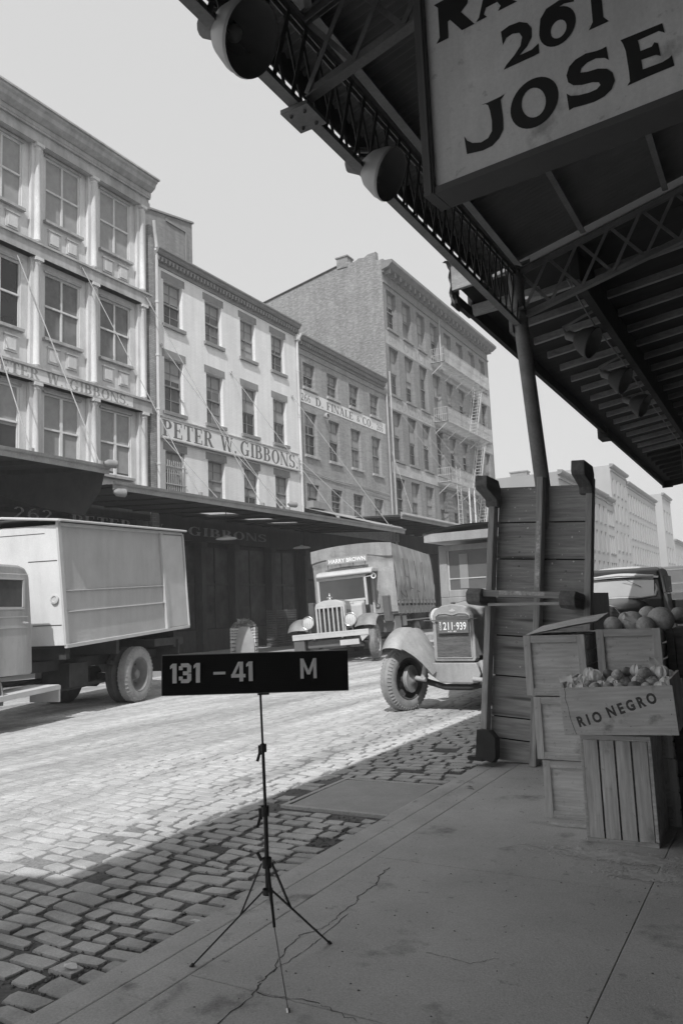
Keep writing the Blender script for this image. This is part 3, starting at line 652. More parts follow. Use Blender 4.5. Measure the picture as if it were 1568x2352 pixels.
# --- buildings further down the street
def far_building(name, label, y0, y1, zt, wy, ncol, rows, mat, x0=FX, back=-40, cor=.5, ww=.9, trim=None):
    b = thing(name, label, 'building', (0,0,0), group='buildings far down the street'); mb = MB()
    sp = (y1-y0-.6)/ncol; hs = [(y0+.3+sp*(i+.5)-ww/2, y0+.3+sp*(i+.5)+ww/2, r[0], r[1]) for i in range(ncol) for r in rows]
    wall_x(mb, x0, y0, y1, 0, zt, hs, .28)
    mb.add([(x0,y0,0),(back,y0,0),(back,y0,zt+.1),(x0,y0,zt)], [(0,1,2,3)]); mb.add([(x0,y1,0),(back,y1,0),(back,y1,zt),(x0,y1,zt)], [(0,1,2,3)]); mb.add([(x0,y0,zt),(back,y0,zt),(back,y1,zt),(x0,y1,zt)], [(0,1,2,3)])
    mb.build('wall', mat, b)
    mb = MB(); mb.box(x0,x0+.15,y0,y1,zt-.7,zt-.5); mb.prism([(x0,zt-.3),(x0+cor*.7,zt-.2),(x0+cor,zt),(x0+cor,zt+.15),(x0,zt+.2)], lambda u,v,d: (u,d,v), y0-.1, y1+.1); mb.build('cornice', trim or m_stone, b)
    first = None
    for h in hs:
        if first is None:
            hh = h[3]-h[2]; q = MB().box(-.29,-.27,0,ww,0,hh).box(-.27,-.24,0,.06,0,hh).box(-.27,-.24,ww-.06,ww,0,hh).box(-.27,-.22,0,ww,hh*.5-.03,hh*.5+.03)
            first = q.build('window', M('far_window', .02, .3, .3, 1), b); first.location = (x0,h[0],h[2]); hh0 = hh
            MB().box(0,.1,-.08,ww+.08,-.14,0).build('sill', m_stone, first)
        else:
            o = first.copy(); COL.objects.link(o); o.parent = b; o.location = (x0,h[0],h[2]); o.scale = (1,1,(h[3]-h[2])/hh0)
            if h[3]-h[2] > 1.2:
                s2 = [c for c in bpy.data.objects if c.parent == first][0].copy(); COL.objects.link(s2); s2.parent = o
    return b
mF1 = M('pale_plaster', .4, .9, .08, .3); mF2 = M('pale_brick', .33, .9, .08, .3); mF3 = M('pale_stone', .4, .9, .06, .3); mF4 = M('light_render', .42, .9, .05, .2)
far_building('row_building', 'low pale four storey row building beyond the cross street', 78, 101.5, 14.6, 0, 9, [(11,13.2),(7.4,9.9),(4,6.2)], mF2)
far_building('row_building', 'narrow pale row building joined to the tall blank gable', 101.6, 106, 14.45, 0, 3, [(11,13),(7.4,9.7),(4,6.2)], mF1)
far_building('loft_building', 'taller pale loft building with a blank whitewashed gable wall', 106.1, 117.8, 19.3, 0, 4, [(15.6,17.7),(12,14.4),(8,10.6),(4.4,6.8)], mF1)
far_building('loft_building', 'long pale stone loft building with close rows of windows', 117.9, 146, 18.4, 0, 12, [(14.2,16.9),(10.3,13.2),(6.6,9.2),(4,5.6)], mF3, ww=1.0)
far_building('tower_building', 'pale masonry tower block with arched openings at the end of the street', 156, 168, 21.0, 0, 3, [(14,18),(8,11),(4,6.5)], mF4, ww=1.6)
far_building('distant_building', 'faint low stone building at the far end of the street', 169, 205, 13.0, 0, 9, [(8,10),(4,6)], mF4)
far_building('side_street_building', 'low rooftop with a brick chimney seen beyond the cross street', 90, 101.4, 15.6, 0, 4, [(8,10)], mF2, x0=-21.5)
b = [o for o in bpy.data.objects if o.name.startswith('side_street')][0]
mb = MB(); mb.box(-27.6,-25.6,90.1,91.3,15.6,17.1); mb.box(-27.7,-25.5,90,91.4,17.1,17.25); mb.build('chimney', m_stone, b)
mb = MB(); mb.box(-22.8,-22.0,107,108,19.3,19.9); mb.build('chimney', mF2, [o for o in bpy.data.objects if o.name.startswith('loft_building')][0])

# ---------------------------------------------------------------- shop fronts and awnings across the street
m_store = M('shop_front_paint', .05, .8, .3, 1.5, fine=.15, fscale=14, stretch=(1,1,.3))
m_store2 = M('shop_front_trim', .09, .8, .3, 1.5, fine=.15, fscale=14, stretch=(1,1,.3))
def shopfront(name, label, y0, y1, top, seed, text=None):
    r = random.Random(seed); t = thing(name, label, 'shop front', (-19.0, y0, .25)); L = y1 - y0
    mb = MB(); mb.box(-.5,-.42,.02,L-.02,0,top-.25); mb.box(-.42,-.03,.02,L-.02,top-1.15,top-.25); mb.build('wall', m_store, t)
    y = .1
    while y < L - .3:
        MB().box(-.42,-.08,y,y+.24,0,top-1.16).box(-.42,-.02,y-.04,y+.28,top-1.4,top-1.16).box(-.42,-.03,y-.03,y+.27,0,.3).build('pier', m_store2, t)
        w_ = min(r.uniform(1.4,2.3), L-.35-y-.24); 
        if w_ < .5: break
        kind = r.choice(['door','door','window'])
        a, b_ = y+.3, y+.2+w_
        if kind == 'door':
            d = MB(); n = max(2, int(w_/.7)); ww = (b_-a)/n
            for k in range(n):
                d.box(-.41,-.34,a+k*ww+.01,a+(k+1)*ww-.01,.02,2.75); 
                for z0, z1 in ((.15,.9),(1.05,2.6)):
                    d.box(-.34,-.325,a+k*ww+.09,a+k*ww+.12,z0,z1); d.box(-.34,-.325,a+(k+1)*ww-.12,a+(k+1)*ww-.09,z0,z1); d.box(-.34,-.325,a+k*ww+.09,a+(k+1)*ww-.09,z0,z0+.03)
            d.build('door', m_store2, t)
            MB().box(-.41,-.36,a,b_,2.85,top-1.3).build('transom_window', m_glass, t)
        else:
            MB().box(-.41,-.33,a,b_,.02,.8).build('door', m_store2, t); d = MB().box(-.41,-.38,a,b_,.85,top-1.3).build('window', m_glass, t)
            k = MB(); k.box(-.38,-.34,a,b_,2.5,2.58); k.box(-.38,-.34,(a+b_)/2-.03,(a+b_)/2+.03,.85,top-1.3); k.build('frame', m_store2, d)
        y += w_ + .3
    return t
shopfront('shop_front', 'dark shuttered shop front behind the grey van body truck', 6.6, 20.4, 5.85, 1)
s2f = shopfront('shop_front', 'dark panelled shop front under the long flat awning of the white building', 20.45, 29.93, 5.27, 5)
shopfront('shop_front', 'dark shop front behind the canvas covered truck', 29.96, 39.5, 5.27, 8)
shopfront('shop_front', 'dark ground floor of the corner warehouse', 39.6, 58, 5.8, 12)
m_gilt = M('faded_gilt', .3, .8, .4, 6, fine=.3, fscale=20)
mb = MB(); f = -19.02
put_serif(mb, 'PETER', onwall(f,16.6,4.55), .33, 2.6); put_serif(mb, 'W.', onwall(f,20.0,4.55), .33, .9); put_serif(mb, 'GIBBONS', onwall(f,22.0,4.58), .32, 5.0); put_serif(mb, '262', onwall(f,14.5,4.6), .33, 1.4)
o = mb.build('painted_lettering', m_gilt, None, clean=False); o.parent = s2f; o.matrix_parent_inverse = Matrix.Translation((19.0, -20.45, -.25))

m_tin = M('awning_tin', .33, .6, .2, 2, fine=.15, fscale=20)
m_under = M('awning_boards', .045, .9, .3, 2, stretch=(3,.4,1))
def flat_awning(name, label, y0, y1, zw, ze, xe, holes=(), fascia=.2, thick=.09, mat=None):
    t = thing(name, label, 'awning', (0,0,0)); mb = MB(); f = lambda x: ze + (zw-ze)*(x-xe)/(FX-xe)
    ys = sorted(set([y0, y1] + [h[0] for h in holes] + [h[1] for h in holes])); hx = (-17.8, -16.4)
    for a, b_ in zip(ys, ys[1:]):
        hole = any(h[0] <= (a+b_)/2 <= h[1] for h in holes)
        segs = [(FX+.01, hx[0]), (hx[1], xe)] if hole else [(FX+.01, xe)]
        for x0, x1 in segs: mb.hexa([(x0,a,f(x0)),(x1,a,f(x1)),(x1,b_,f(x1)),(x0,b_,f(x0))], [(x0,a,f(x0)+thick),(x1,a,f(x1)+thick),(x1,b_,f(x1)+thick),(x0,b_,f(x0)+thick)])
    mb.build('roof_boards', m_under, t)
    mb = MB(); y = y0+.2; jd = .035 if holes else .1
    while y < y1: mb.hexa([(FX+.02,y,f(FX)-jd-.02),(xe-.02,y,f(xe)-jd),(xe-.02,y+.09,f(xe)-jd),(FX+.02,y+.09,f(FX)-jd-.02)], [(FX+.02,y,f(FX)-.002),(xe-.02,y,f(xe)-.002),(xe-.02,y+.09,f(xe)-.002),(FX+.02,y+.09,f(FX)-.002)]); y += 1.25
    mb.build('joist', m_under, t)
    mb = MB(); mb.prism([(xe,ze-.1),(xe+.05,ze-.1),(xe+.05,ze+.02),(xe+.1,ze+.04),(xe+.12,ze+.1),(xe,ze+fascia-.08)], lambda u,v,d: (u,d,v), y0, y1); mb.build('gutter', mat or m_tin, t)
    mb = MB(); mb.hexa([(xe-.01,y0,ze+thick+.004),(FX,y0,zw+thick+.004),(FX,y1,zw+thick+.004),(xe-.01,y1,ze+thick+.004)], [(xe-.01,y0,ze+thick+.012),(FX,y0,zw+thick+.012),(FX,y1,zw+thick+.012),(xe-.01,y1,ze+thick+.012)]) if not holes else mb.box(-15,-14.7,y0,y1,ze+thick+.02,ze+thick+.025)
    mb.build('tin_sheet', m_tin, t)
    return t
A1 = flat_awning('flat_awning', 'flat wooden awning hung on iron rods from the cast iron building, at the left edge', 5.5, 13.8, 5.75, 5.3, -14.5)
mb = MB(); mb.grid(lambda u, v: (-14.6-4.3*u-.75*v*v*(1-u), 13.82, 5.36+.44*u - v*(1.1-.5*u**1.5)), 12, 2); mb.build('end_valance', M('canvas_dark', .08, .9, .2, 3), A1)
MB().lathe([(-.1,.03),(0,.1),(.22,.11),(.24,.08)], (-14.3,13.6,5.42), (.3,1,0), 12).build('floodlight', m_stone, A1, smooth=True)
MB().lathe([(-.1,.03),(0,.1),(.22,.11),(.24,.08)], (-14.4,14.0,4.75), (.3,1,0), 12).build('floodlight', m_stone, A1, smooth=True)
A2 = flat_awning('flat_awning', 'long flat awning with square openings running along the white and brick buildings', 13.95, 31.1, 5.25, 4.93, -14.5, holes=[(20.9,21.8),(23.2,24.1),(25.2,26.1)], thick=.035)
MB().lathe([(-.1,.03),(0,.09),(.25,.1),(.27,.07)], (-14.3,21.75,5.2), (.3,1,0), 12).build('floodlight', m_stone, A2, smooth=True)
# sloping tin roof over the brick building part
mb = MB(); mb.hexa([(-14.52,28.6,5.06),(-19,29.96,6.35),(-19,39.4,6.35),(-14.52,31.1,5.06)], [(-14.52,28.6,5.08),(-19,29.96,6.37),(-19,39.4,6.37),(-14.52,31.1,5.08)])
mb.build('sloping_roof', M('awning_roof', .36, .7, .1, 1.5), A2)
A3 = flat_awning('flat_awning', 'shallow awning with a weathered board fascia under the fire escape', 31.9, 55, 5.9, 5.72, -15.0, fascia=.3, mat=m_stone)
mb = MB(); 
for (ax, ay, az, bx, by, bz) in [(-18.95,24.76,11.46,-14.55,25.4,5.03),(-18.95,29.31,11.48,-14.55,29.9,5.03),(-18.95,20.65,11.46,-14.55,21.6,5.03),(-18.8,16.83,12.95,-14.55,17.4,5.03),(-18.8,19.74,12.93,-14.55,20.5,5.03),(-18.95,20.55,8.09,-16.3,20.9,5.15),(-18.95,25.0,8.02,-14.55,22.0,5.03),(-18.95,29.6,8.6,-15.6,30.4,5.1)]:
    r_ = MB(); r_.tube([(ax,ay,az),(bx,by,bz)], .014, 6); r_.lathe([(0,.07),(.03,.07)], (ax-.03,ay,az), (1,0,0), 8); r_.box(bx-.05,bx+.05,by-.04,by+.04,bz,bz+.12)
    r_.build('tie_rod', m_rod, A2)
for (ax, ay, az, bx, by, bz) in [(-18.8,14.38,12.4,-14.55,13.6,5.4),(-18.8,12.4,12.9,-14.6,11.6,5.4)]:
    r_ = MB(); r_.tube([(ax,ay,az),(bx,by,bz)], .015, 6); r_.box(bx-.05,bx+.05,by-.04,by+.04,bz,bz+.12); r_.build('tie_rod', m_rod, A1)
for (ax, ay, az, bx, by, bz) in [(-18.95,39.6,10.5,-15.0,33.2,6.05),(-18.95,41.3,13.0,-15.0,43.5,6.05),(-18.95,43.6,13.0,-15.0,46.0,6.05),(-18.95,46.0,13.0,-15.0,48.5,6.05)]:
    r_ = MB(); r_.tube([(ax,ay,az),(bx,by,bz)], .013, 6); r_.build('tie_rod', m_rod, A3)
for i, (x, y) in enumerate([(-15.4,19.64),(-15.87,24.82)]):
    t = thing('hanging_lamp', ['enamel disc lamp hanging under the awning beside the grey van truck', 'enamel disc lamp hanging under the awning left of the canvas covered truck'][i], 'lamp', (x,y,4.0), group='disc lamps under the awning across the street')
    MB().lathe([(-.02,.33),(-.005,.335),(.03,.28),(.07,.08),(.1,.05)], (0,0,0), (0,0,1), 20).build('lamp_shade', M('white_enamel', .6, .4, .05), t, smooth=True)
    MB().tube([(0,0,.1),(0,0,1.0)], .012, 6).build('cord', m_black, t)

# ---------------------------------------------------------------- market building and canopies on this side
t = thing('unseen_market_building', 'unseen brick market building behind the canopy, set close and dark to shade the sidewalk', 'building', (0,0,0))
MB().box(1.5,14,-45,110,0,7.5).build('wall', brickmat('market_brick', .09, .12, .1, 'x'), t)  # unseen wall, kept close and dark to deepen shade under the canopies
MB().box(1.35,1.5,-45,110,7.2,7.6).build('cornice', m_stone, t)
m_csteel = M('canopy_steel', .2, .6, .2, 4, fine=.12, fscale=40)
m_corr = M('corrugated_sheet', .15, .6, .15, 2)
SL = .255
C1 = thing('market_canopy', 'near steel canopy of lattice girders and corrugated iron over the sidewalk', 'canopy', (0,0,0))
KC = .87; C1.scale = (KC,)*3; C1.location = CAMPOS*(1-KC)
near = lambda p, k=KC: tuple(CAMPOS + (Vector(p)-CAMPOS)*k)
zr = lambda x: 5.58 + SL*(x+2.4)
def corr(u, v): x = -2.78 + 5.2*u; y = -2.2 + 11.07*v; return (x, y, zr(x) + .09 + .012*math.sin(y*2*math.pi/.076))
MB().grid(corr, 2, 1450).build('roof_sheet', m_corr, C1, clean=False)
# upper skin so the sheet has thickness
XA, XB = -2.78, 2.42
mb = MB(); mb.hexa([(XA,-2.2,zr(XA)+.115),(XB,-2.2,zr(XB)+.115),(XB,8.87,zr(XB)+.115),(XA,8.87,zr(XA)+.115)], [(XA,-2.2,zr(XA)+.12),(XB,-2.2,zr(XB)+.12),(XB,8.87,zr(XB)+.12),(XA,8.87,zr(XA)+.12)]); mb.box(XA-.012,XA,-2.2,8.87,zr(XA)-.1,zr(XA)+.13); mb.build('roofing', m_dark, C1)
m_lat = M('lattice_dark', .09, .7, .2, 4)  # edge lattice bars, darker than the chord steel
def girder(p0, p1, h, name, step=.3, cw=.075, lw=.035, upper=.1):
    """lattice girder between two lower chord points; h above"""
    p0 = Vector(p0); p1 = Vector(p1); d = p1-p0; L = d.length; e = d/L; U = Vector((0,0,h)); sd = e.cross(Vector((0,0,1))).normalized()
    a = MB(); a.beam(p0, p1, cw, .012); 
    for q in (-1, 1): a.beam(p0+sd*q*.012+Vector((0,0,.035)), p1+sd*q*.012+Vector((0,0,.035)), .008, .06)
    a.build('lower_chord', m_csteel, C1)
    a = MB(); a.beam(p0+U+Vector((0,0,.03)), p1+U+Vector((0,0,.03)), upper, .012)
    for q in (-1, 1): a.beam(p0+U+sd*q*.02, p1+U+sd*q*.02, .008, .06)
    a.build('upper_chord', m_csteel, C1)
    a = MB(); n = int(L/step)
    for k in range(n):
        q0 = p0+e*(L*k/n); q1 = p0+e*(L*(k+1)/n)
        a.beam(q0+sd*.022+Vector((0,0,.03)), q1+U+sd*.022, .006, lw, up=sd.cross(e)); a.beam(q1-sd*.022+Vector((0,0,.03)), q0+U-sd*.022, .006, lw, up=sd.cross(e))
    a.build('lattice', m_lat if name == 'edge' else m_csteel, C1)
girder((-2.4,-.85,4.735),(-2.4,8.85,4.735), .62, 'edge', step=.2)
for y in (-.68, 3.96, 8.6): girder((-2.36,y,4.82),(2.15,y,4.82+SL*4.51), .56, 'cross', step=.34)
mb = MB(); mb.box(-2.5,-2.3,3.84,4.08,4.70,4.728)
for a in (-.05,.05): 
    for b_ in (-.07,.07): mb.lathe([(0,.014),(-.014,.01)], (-2.4+a,3.96+b_,4.70), (0,0,1), 6)
mb.build('gusset_plate', m_csteel, C1)
for i, x in enumerate((-2.45,-1.65,-.74,.2,1.15)):
    mb = MB(); w_ = .06 if i else .14; mb.box(x-w_/2,x+w_/2,-.85,8.85,zr(x)-.0,zr(x)+.012); mb.box(x-.006,x+.006,-.85,8.85,zr(x)+.012,zr(x)+.075)
    mb.build('purlin', m_csteel, C1)
mb = MB(); mb.beam((-2.3,-.6,5.42),(.0,3.9,5.9),.05,.05); mb.beam((-2.3,3.9,5.42),(.0,-.5,5.9),.05,.05); mb.build('brace', m_csteel, C1)
mb = MB(); pts = [(-2.1,8.6,-.14),(-2.4,8.6,5.1),(-2.42,8.6,5.45)]; mb.tube(pts, .083, 22); mb.lathe([(0,.13),(.03,.13),(.05,.1),(.2,.09)], (-2.1,8.6,-.14), (0,0,1), 18)
mb.build('column', m_csteel, C1, smooth=True)
mb = MB(); mb.box(-2.55,-2.31,8.5,8.7,4.9,4.93); mb.lathe([(-.03,.095),(.03,.095)], (-2.39,8.6,4.82), (.056,0,-1), 18); mb.box(-2.5,-2.46,8.52,8.68,4.66,4.9)
mb.build('bracket', m_csteel, C1)

# further canopy
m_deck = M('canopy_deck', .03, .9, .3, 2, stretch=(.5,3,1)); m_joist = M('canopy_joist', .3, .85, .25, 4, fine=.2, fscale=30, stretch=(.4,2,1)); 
C2 = thing('market_canopy', 'far dark timber canopy with pale joists and a bulky street edge', 'canopy', (0,0,0))
K2 = .88; C2.scale = (K2,)*3; C2.location = CAMPOS*(1-K2)
ze2 = lambda y: 5.40 - .15*(y-8.9)/18.9
rise = .13
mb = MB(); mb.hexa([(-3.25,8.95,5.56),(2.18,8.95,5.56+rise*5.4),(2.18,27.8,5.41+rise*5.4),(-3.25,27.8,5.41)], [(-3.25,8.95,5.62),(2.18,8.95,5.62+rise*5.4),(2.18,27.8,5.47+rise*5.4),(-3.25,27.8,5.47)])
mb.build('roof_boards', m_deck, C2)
mb = MB(); mb.box(-3.32,-3.25,8.9,9.5,5.33,5.45); mb.hexa([(-3.32,9.501,5.36),(-3.25,9.501,5.36),(-3.25,27.8,5.25),(-3.32,27.8,5.25)], [(-3.32,9.501,5.66),(-3.25,9.501,5.66),(-3.25,27.8,5.55),(-3.32,27.8,5.55)]); mb.build('edge_board', m_deck, C2)
MB().hexa([(-2.3,8.9,5.6),(2.1,8.9,6.15),(2.1,8.95,6.15),(-2.3,8.95,5.6)], [(-2.3,8.9,6.0),(2.1,8.9,7.4),(2.1,8.95,7.4),(-2.3,8.95,6.0)]).build('end_boarding', m_deck, C2)
y = 9.9
while y < 27.7:
    z0 = ze2(y) + .06
    for xa, xb in ((-3.0,-1.95),(-1.75,.1),(.2,2.1)):
        MB().hexa([(xa,y,z0+rise*(xa+3.25)),(xb,y,z0+rise*(xb+3.25)),(xb,y+.07,z0+rise*(xb+3.25)),(xa,y+.07,z0+rise*(xa+3.25))], [(xa,y,z0+.15+rise*(xa+3.25)),(xb,y,z0+.15+rise*(xb+3.25)),(xb,y+.07,z0+.15+rise*(xb+3.25)),(xa,y+.07,z0+.15+rise*(xa+3.25))]).build('joist', m_joist if y < 22 else m_deck, C2)
    y += .78
mb = MB(); mb.box(-1.86,-1.76,9.0,27.7,5.3,5.7); mb.box(2.0,2.15,9,27.7,5.6,6.1); mb.build('beam', m_deck, C2)
mb = MB(); mb.box(-3.33,-3.0,27.75,27.83,5.2,5.5); mb.hexa([(-3.3,27.75,5.2),(2.1,27.75,5.9),(2.1,27.83,5.9),(-3.3,27.83,5.2)], [(-3.3,27.75,5.5),(2.1,27.75,6.2),(2.1,27.83,6.2),(-3.3,27.83,5.5)]); mb.box(-3.42,-3.2,18.0,18.5,5.2,5.42); mb.build('end_board', m_deck, C2)
m_oldw = M('old_plank', .3, .9, .25, 3, fine=.2, fscale=30, stretch=(1,4,4))
mb = MB(); mb.hexa([(-3.28,8.82,5.47),(-2.5,8.82,5.52),(-2.5,8.88,5.52),(-3.28,8.88,5.47)], [(-3.28,8.82,5.83),(-2.5,8.82,5.95),(-2.5,8.88,5.95),(-3.28,8.88,5.83)]); mb.beam((-3.15,9.2,5.3),(-2.3,9.3,5.38),.1,.13); mb.build('end_plank', m_oldw, C2, bevel=.006)
mb = MB(); f_ = lambda o: (lambda u, v: (-3.3+.012*math.sin(v*17)+o, 8.8+.3*u, 5.28+.56*v+.01*math.sin(u*9)))
mb.grid(f_(0), 3, 14); mb.grid(f_(.006), 3, 14); mb.grid(lambda u, v: (-3.37+.3*u+.02*math.sin(v*5), 8.78+.3*v, 5.845+.02*math.sin(u*11)+.02*math.sin(v*9)), 8, 4); mb.build('tin_flashing', M('rusted_tin', .22, .7, .4, 8), C2)
# canopy behind the camera, reaching further over the gutter
C3 = thing('market_canopy', 'deeper canopy further back along the sidewalk behind the camera', 'canopy', (0,0,0))
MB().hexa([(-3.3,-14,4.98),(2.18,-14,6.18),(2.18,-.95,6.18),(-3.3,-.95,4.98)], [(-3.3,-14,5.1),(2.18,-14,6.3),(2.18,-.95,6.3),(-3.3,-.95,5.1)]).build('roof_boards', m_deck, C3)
MB().tube([(-2.5,-6,.08),(-2.5,-6,5.2)], .085, 14).tube([(-2.5,-13,.08),(-2.5,-13,5.2)], .085, 14).build('column', m_csteel, C3, smooth=True)

# reflector lamps
m_shell = M('lamp_enamel_outside', .42, .4, .08, 3, spec=.5); m_in = M('lamp_inside', .2, .5, .1, 4)
def reflector(label, loc, n_, r, parent_group, neck=(0,0,1), arm=None, shell=None):
    t = thing('reflector_lamp', label, 'lamp', loc, group=parent_group); n_ = Vector(n_).normalized()
    prof = [(0,r),(-.015,r*1.03),(-.02,r),(-.08*r/.22,r*.97),(-.2*r/.22,r*.72),(-.27*r/.22,r*.42),(-.3*r/.22,r*.2)]
    MB().lathe([(a-.0, b_) for a, b_ in prof], (0,0,0), n_, 32).build('lamp_shade', shell or m_shell, t, smooth=True)
    MB().lathe([(-.004,r*.985),(-.07*r/.22,r*.93),(-.19*r/.22,r*.68),(-.26*r/.22,r*.3),(-.27*r/.22,.001)], (0,0,0), n_, 32).build('reflector', m_in, t, smooth=True)
    MB().sphere(tuple(-n_*r*.75), r*.24, 12, 8).build('bulb', M('frosted_bulb', .3, .3, .05), t, smooth=True)
    e = -n_*r*1.35; nb = MB(); nb.lathe([(-.02,.055),(.1,.06),(.13,.03)], tuple(e), -n_, 14)
    top = e - n_*.12; nb.tube([top, top+Vector((0,0,.08))+(-n_*.04), (Vector(arm) if arm else top+Vector((.05,0,.3)))], .018, 8); nb.build('socket', m_csteel, t, smooth=True)
    return t
m_ds = M('dark_lamp_shell', .07, .6, .1)
def facing(loc, c, a=.96, b_=.28):
    v = (Vector(loc) - CAMPOS).normalized(); r_ = Vector((a*_X[0]+b_*_X[1], a*_Y[0]+b_*_Y[1], a*_Z[0]+b_*_Z[1])); r_ = (r_ - v*r_.dot(v)).normalized()
    return -v*c + r_*math.sqrt(1-c*c)
def camdir(a, b_, c): return Vector((_X*1).to_tuple()) if False else Vector((a*_X[0]+b_*_X[1]+c*_X[2], a*_Y[0]+b_*_Y[1]+c*_Y[2], a*_Z[0]+b_*_Z[1]+c*_Z[2]))
n1 = (.37,-.70,-.61); n2 = (.72,-.52,-.46)
n1 = (.91,-.25,-.32); n2 = (.94,-.06,-.33)
n1 = facing((-2.52,3.53,5.0), .72); n2 = facing((-2.5,5.42,5.05), .52)
reflector('large reflector lamp hung on the canopy edge at the top of the view', near((-2.53,3.6,5.08),.77), n1, .172, 'reflector lamps along the street edge of the near canopy', arm=(-.22,.35,.45))
reflector('reflector lamp on the canopy edge beside the corner of the painted sign', near((-2.49,5.46,5.09),.77), n2, .162, 'reflector lamps along the street edge of the near canopy', arm=(-.22,.4,.45))
for i, (x, y, z) in enumerate([(-1.98,10.7,5.05),(-1.95,12.95,5.05),(-1.95,14.9,5.05)]):
    reflector(['twin of the dark canopy lamps, nearest to the steel column', 'dark canopy lamp hung midway, lower rim catching the light', 'dark canopy lamp hung farthest along the wire'][i], near((x,y,z),K2), (.85,-.1,-.5), .19, 'lamps under the dark further canopy', arm=(.02,0,.4), shell=m_ds)
w_ = MB(); w_.tube([(-1.95,9.2,5.42),(-1.95,10.7,5.3),(-1.95,12.9,5.36),(-1.95,14.9,5.3),(-1.95,22,5.25),(-1.9,24,5.2)], .012, 6); w_.tube([(-1.9,20,5.3),(-1.93,20.2,3.9)], .006, 5)
w_.build('cable', m_csteel, C2)

# ---------------------------------------------------------------- the hanging sign
JS = thing('hanging_sign', 'big white sign with black serif capitals hanging under the near canopy', 'sign', near((-1.28,3.3,3.55),.9), math.atan2(-.1,1.0)); JS.scale = (.9,.9,.9)
m_signw = M('sign_face', .76, .8, .06, 1.5, fine=.05, fscale=60, grime=.12, spots=3.0); m_letter = M('letter_black', .025, .6, .1, 4)
MB().box(.0,1.9,.012,.15,.0,1.55).build('board', m_signw, JS)
mb = MB(); mb.box(-.055,0,-.012,.165,-.035,1.6); mb.box(0,1.9,-.006,.165,-.035,-.0005); mb.box(0,1.9,-.012,.165,1.551,1.6); mb.box(-.02,-.008,-.02,-.012,-.03,1.58); mb.build('frame', M('sign_frame', .1, .6, .1, 4), JS, bevel=.003)
GL = {'J':[(0.26,0.32),(0.295,0.317),(0.339,0.318),(0.378,0.321),(0.357,0.303),(0.359,0.267),(0.362,0.206),(0.359,0.155),(0.337,0.121),(0.301,0.098),(0.253,0.094),(0.2,0.103),(0.172,0.108),(0.168,0.156),(0.164,0.202),(0.178,0.174),(0.204,0.152),(0.247,0.137),(0.283,0.144),(0.304,0.17),(0.307,0.22),(0.301,0.275),(0.294,0.303),(0.282,0.314)],
'S':[(0.841,0.332),(0.846,0.267),(0.831,0.284),(0.795,0.3),(0.757,0.298),(0.73,0.284),(0.725,0.266),(0.754,0.256),(0.798,0.25),(0.834,0.233),(0.857,0.204),(0.863,0.165),(0.847,0.132),(0.816,0.114),(0.772,0.108),(0.72,0.114),(0.683,0.12),(0.663,0.116),(0.658,0.198),(0.675,0.179),(0.709,0.167),(0.754,0.159),(0.787,0.16),(0.803,0.172),(0.797,0.187),(0.772,0.199),(0.727,0.207),(0.69,0.222),(0.669,0.246),(0.664,0.281),(0.679,0.316),(0.707,0.335),(0.754,0.342),(0.798,0.332),(0.824,0.33)],
'E':[(0.9,0.332),(1.067,0.325),(1.073,0.279),(1.051,0.298),(0.968,0.297),(0.974,0.246),(1.019,0.244),(1.03,0.258),(1.043,0.248),(1.049,0.187),(1.032,0.201),(0.974,0.206),(0.976,0.162),(1.052,0.158),(1.079,0.164),(1.09,0.171),(1.096,0.122),(0.989,0.122),(0.91,0.119),(0.922,0.133),(0.922,0.177),(0.917,0.274),(0.909,0.31)],
'2':[(0.382,0.633),(0.423,0.643),(0.473,0.637),(0.509,0.613),(0.527,0.576),(0.524,0.535),(0.501,0.503),(0.461,0.475),(0.519,0.475),(0.543,0.485),(0.553,0.49),(0.552,0.442),(0.525,0.44),(0.442,0.441),(0.382,0.441),(0.396,0.459),(0.437,0.487),(0.469,0.519),(0.48,0.557),(0.469,0.584),(0.436,0.596),(0.406,0.59),(0.387,0.564)],
'1':[(0.775,0.44),(0.862,0.44),(0.84,0.47),(0.84,0.64),(0.81,0.635),(0.765,0.6),(0.795,0.6),(0.795,0.47)],
'R':[(0.05,0.735),(0.116,0.735),(0.118,0.82),(0.13,0.825),(0.189,0.739),(0.255,0.739),(0.19,0.835),(0.225,0.86),(0.235,0.895),(0.22,0.925),(0.185,0.945),(0.05,0.945),(0.07,0.92),(0.07,0.76)],
'A':[(0.262,0.742),(0.32,0.742),(0.305,0.762),(0.318,0.79),(0.375,0.79),(0.39,0.762),(0.375,0.742),(0.47,0.742),(0.45,0.76),(0.372,0.945),(0.34,0.945),(0.28,0.76)]}
mb = MB(); fs = lambda u,v,d: (u, .0115-d, v)
import mathutils
def fill(mb, loops, fn, d):
    tri = mathutils.geometry.tessellate_polygon([[Vector((p[0],p[1],0)) for p in l] for l in loops]); flat = [p for l in loops for p in l]
    mb.add([fn(p[0],p[1],d) for p in flat], [tuple(t) for t in tri])
for k, pts in GL.items(): fill(mb, [pts], fs, .0015)
O_o = [(.511+.112*math.cos(a)*(1), .219+.116*math.sin(a)) for a in [i*math.pi/16 for i in range(32)]]; O_i = [(.509+.056*math.cos(a+.15), .221+.072*math.sin(a+.0)) for a in [i*math.pi/12 for i in range(24)]]
fill(mb, [O_o, O_i[::-1]], fs, .0015)
S_o = [(.642+.083*math.cos(a), .527+.09*math.sin(a)) for a in [i*math.pi/14 for i in range(28)]]; S_i = [(.647+.036*math.cos(a), .512+.042*math.sin(a)) for a in [i*math.pi/10 for i in range(20)]]
fill(mb, [S_o, S_i[::-1]], fs, .0015)
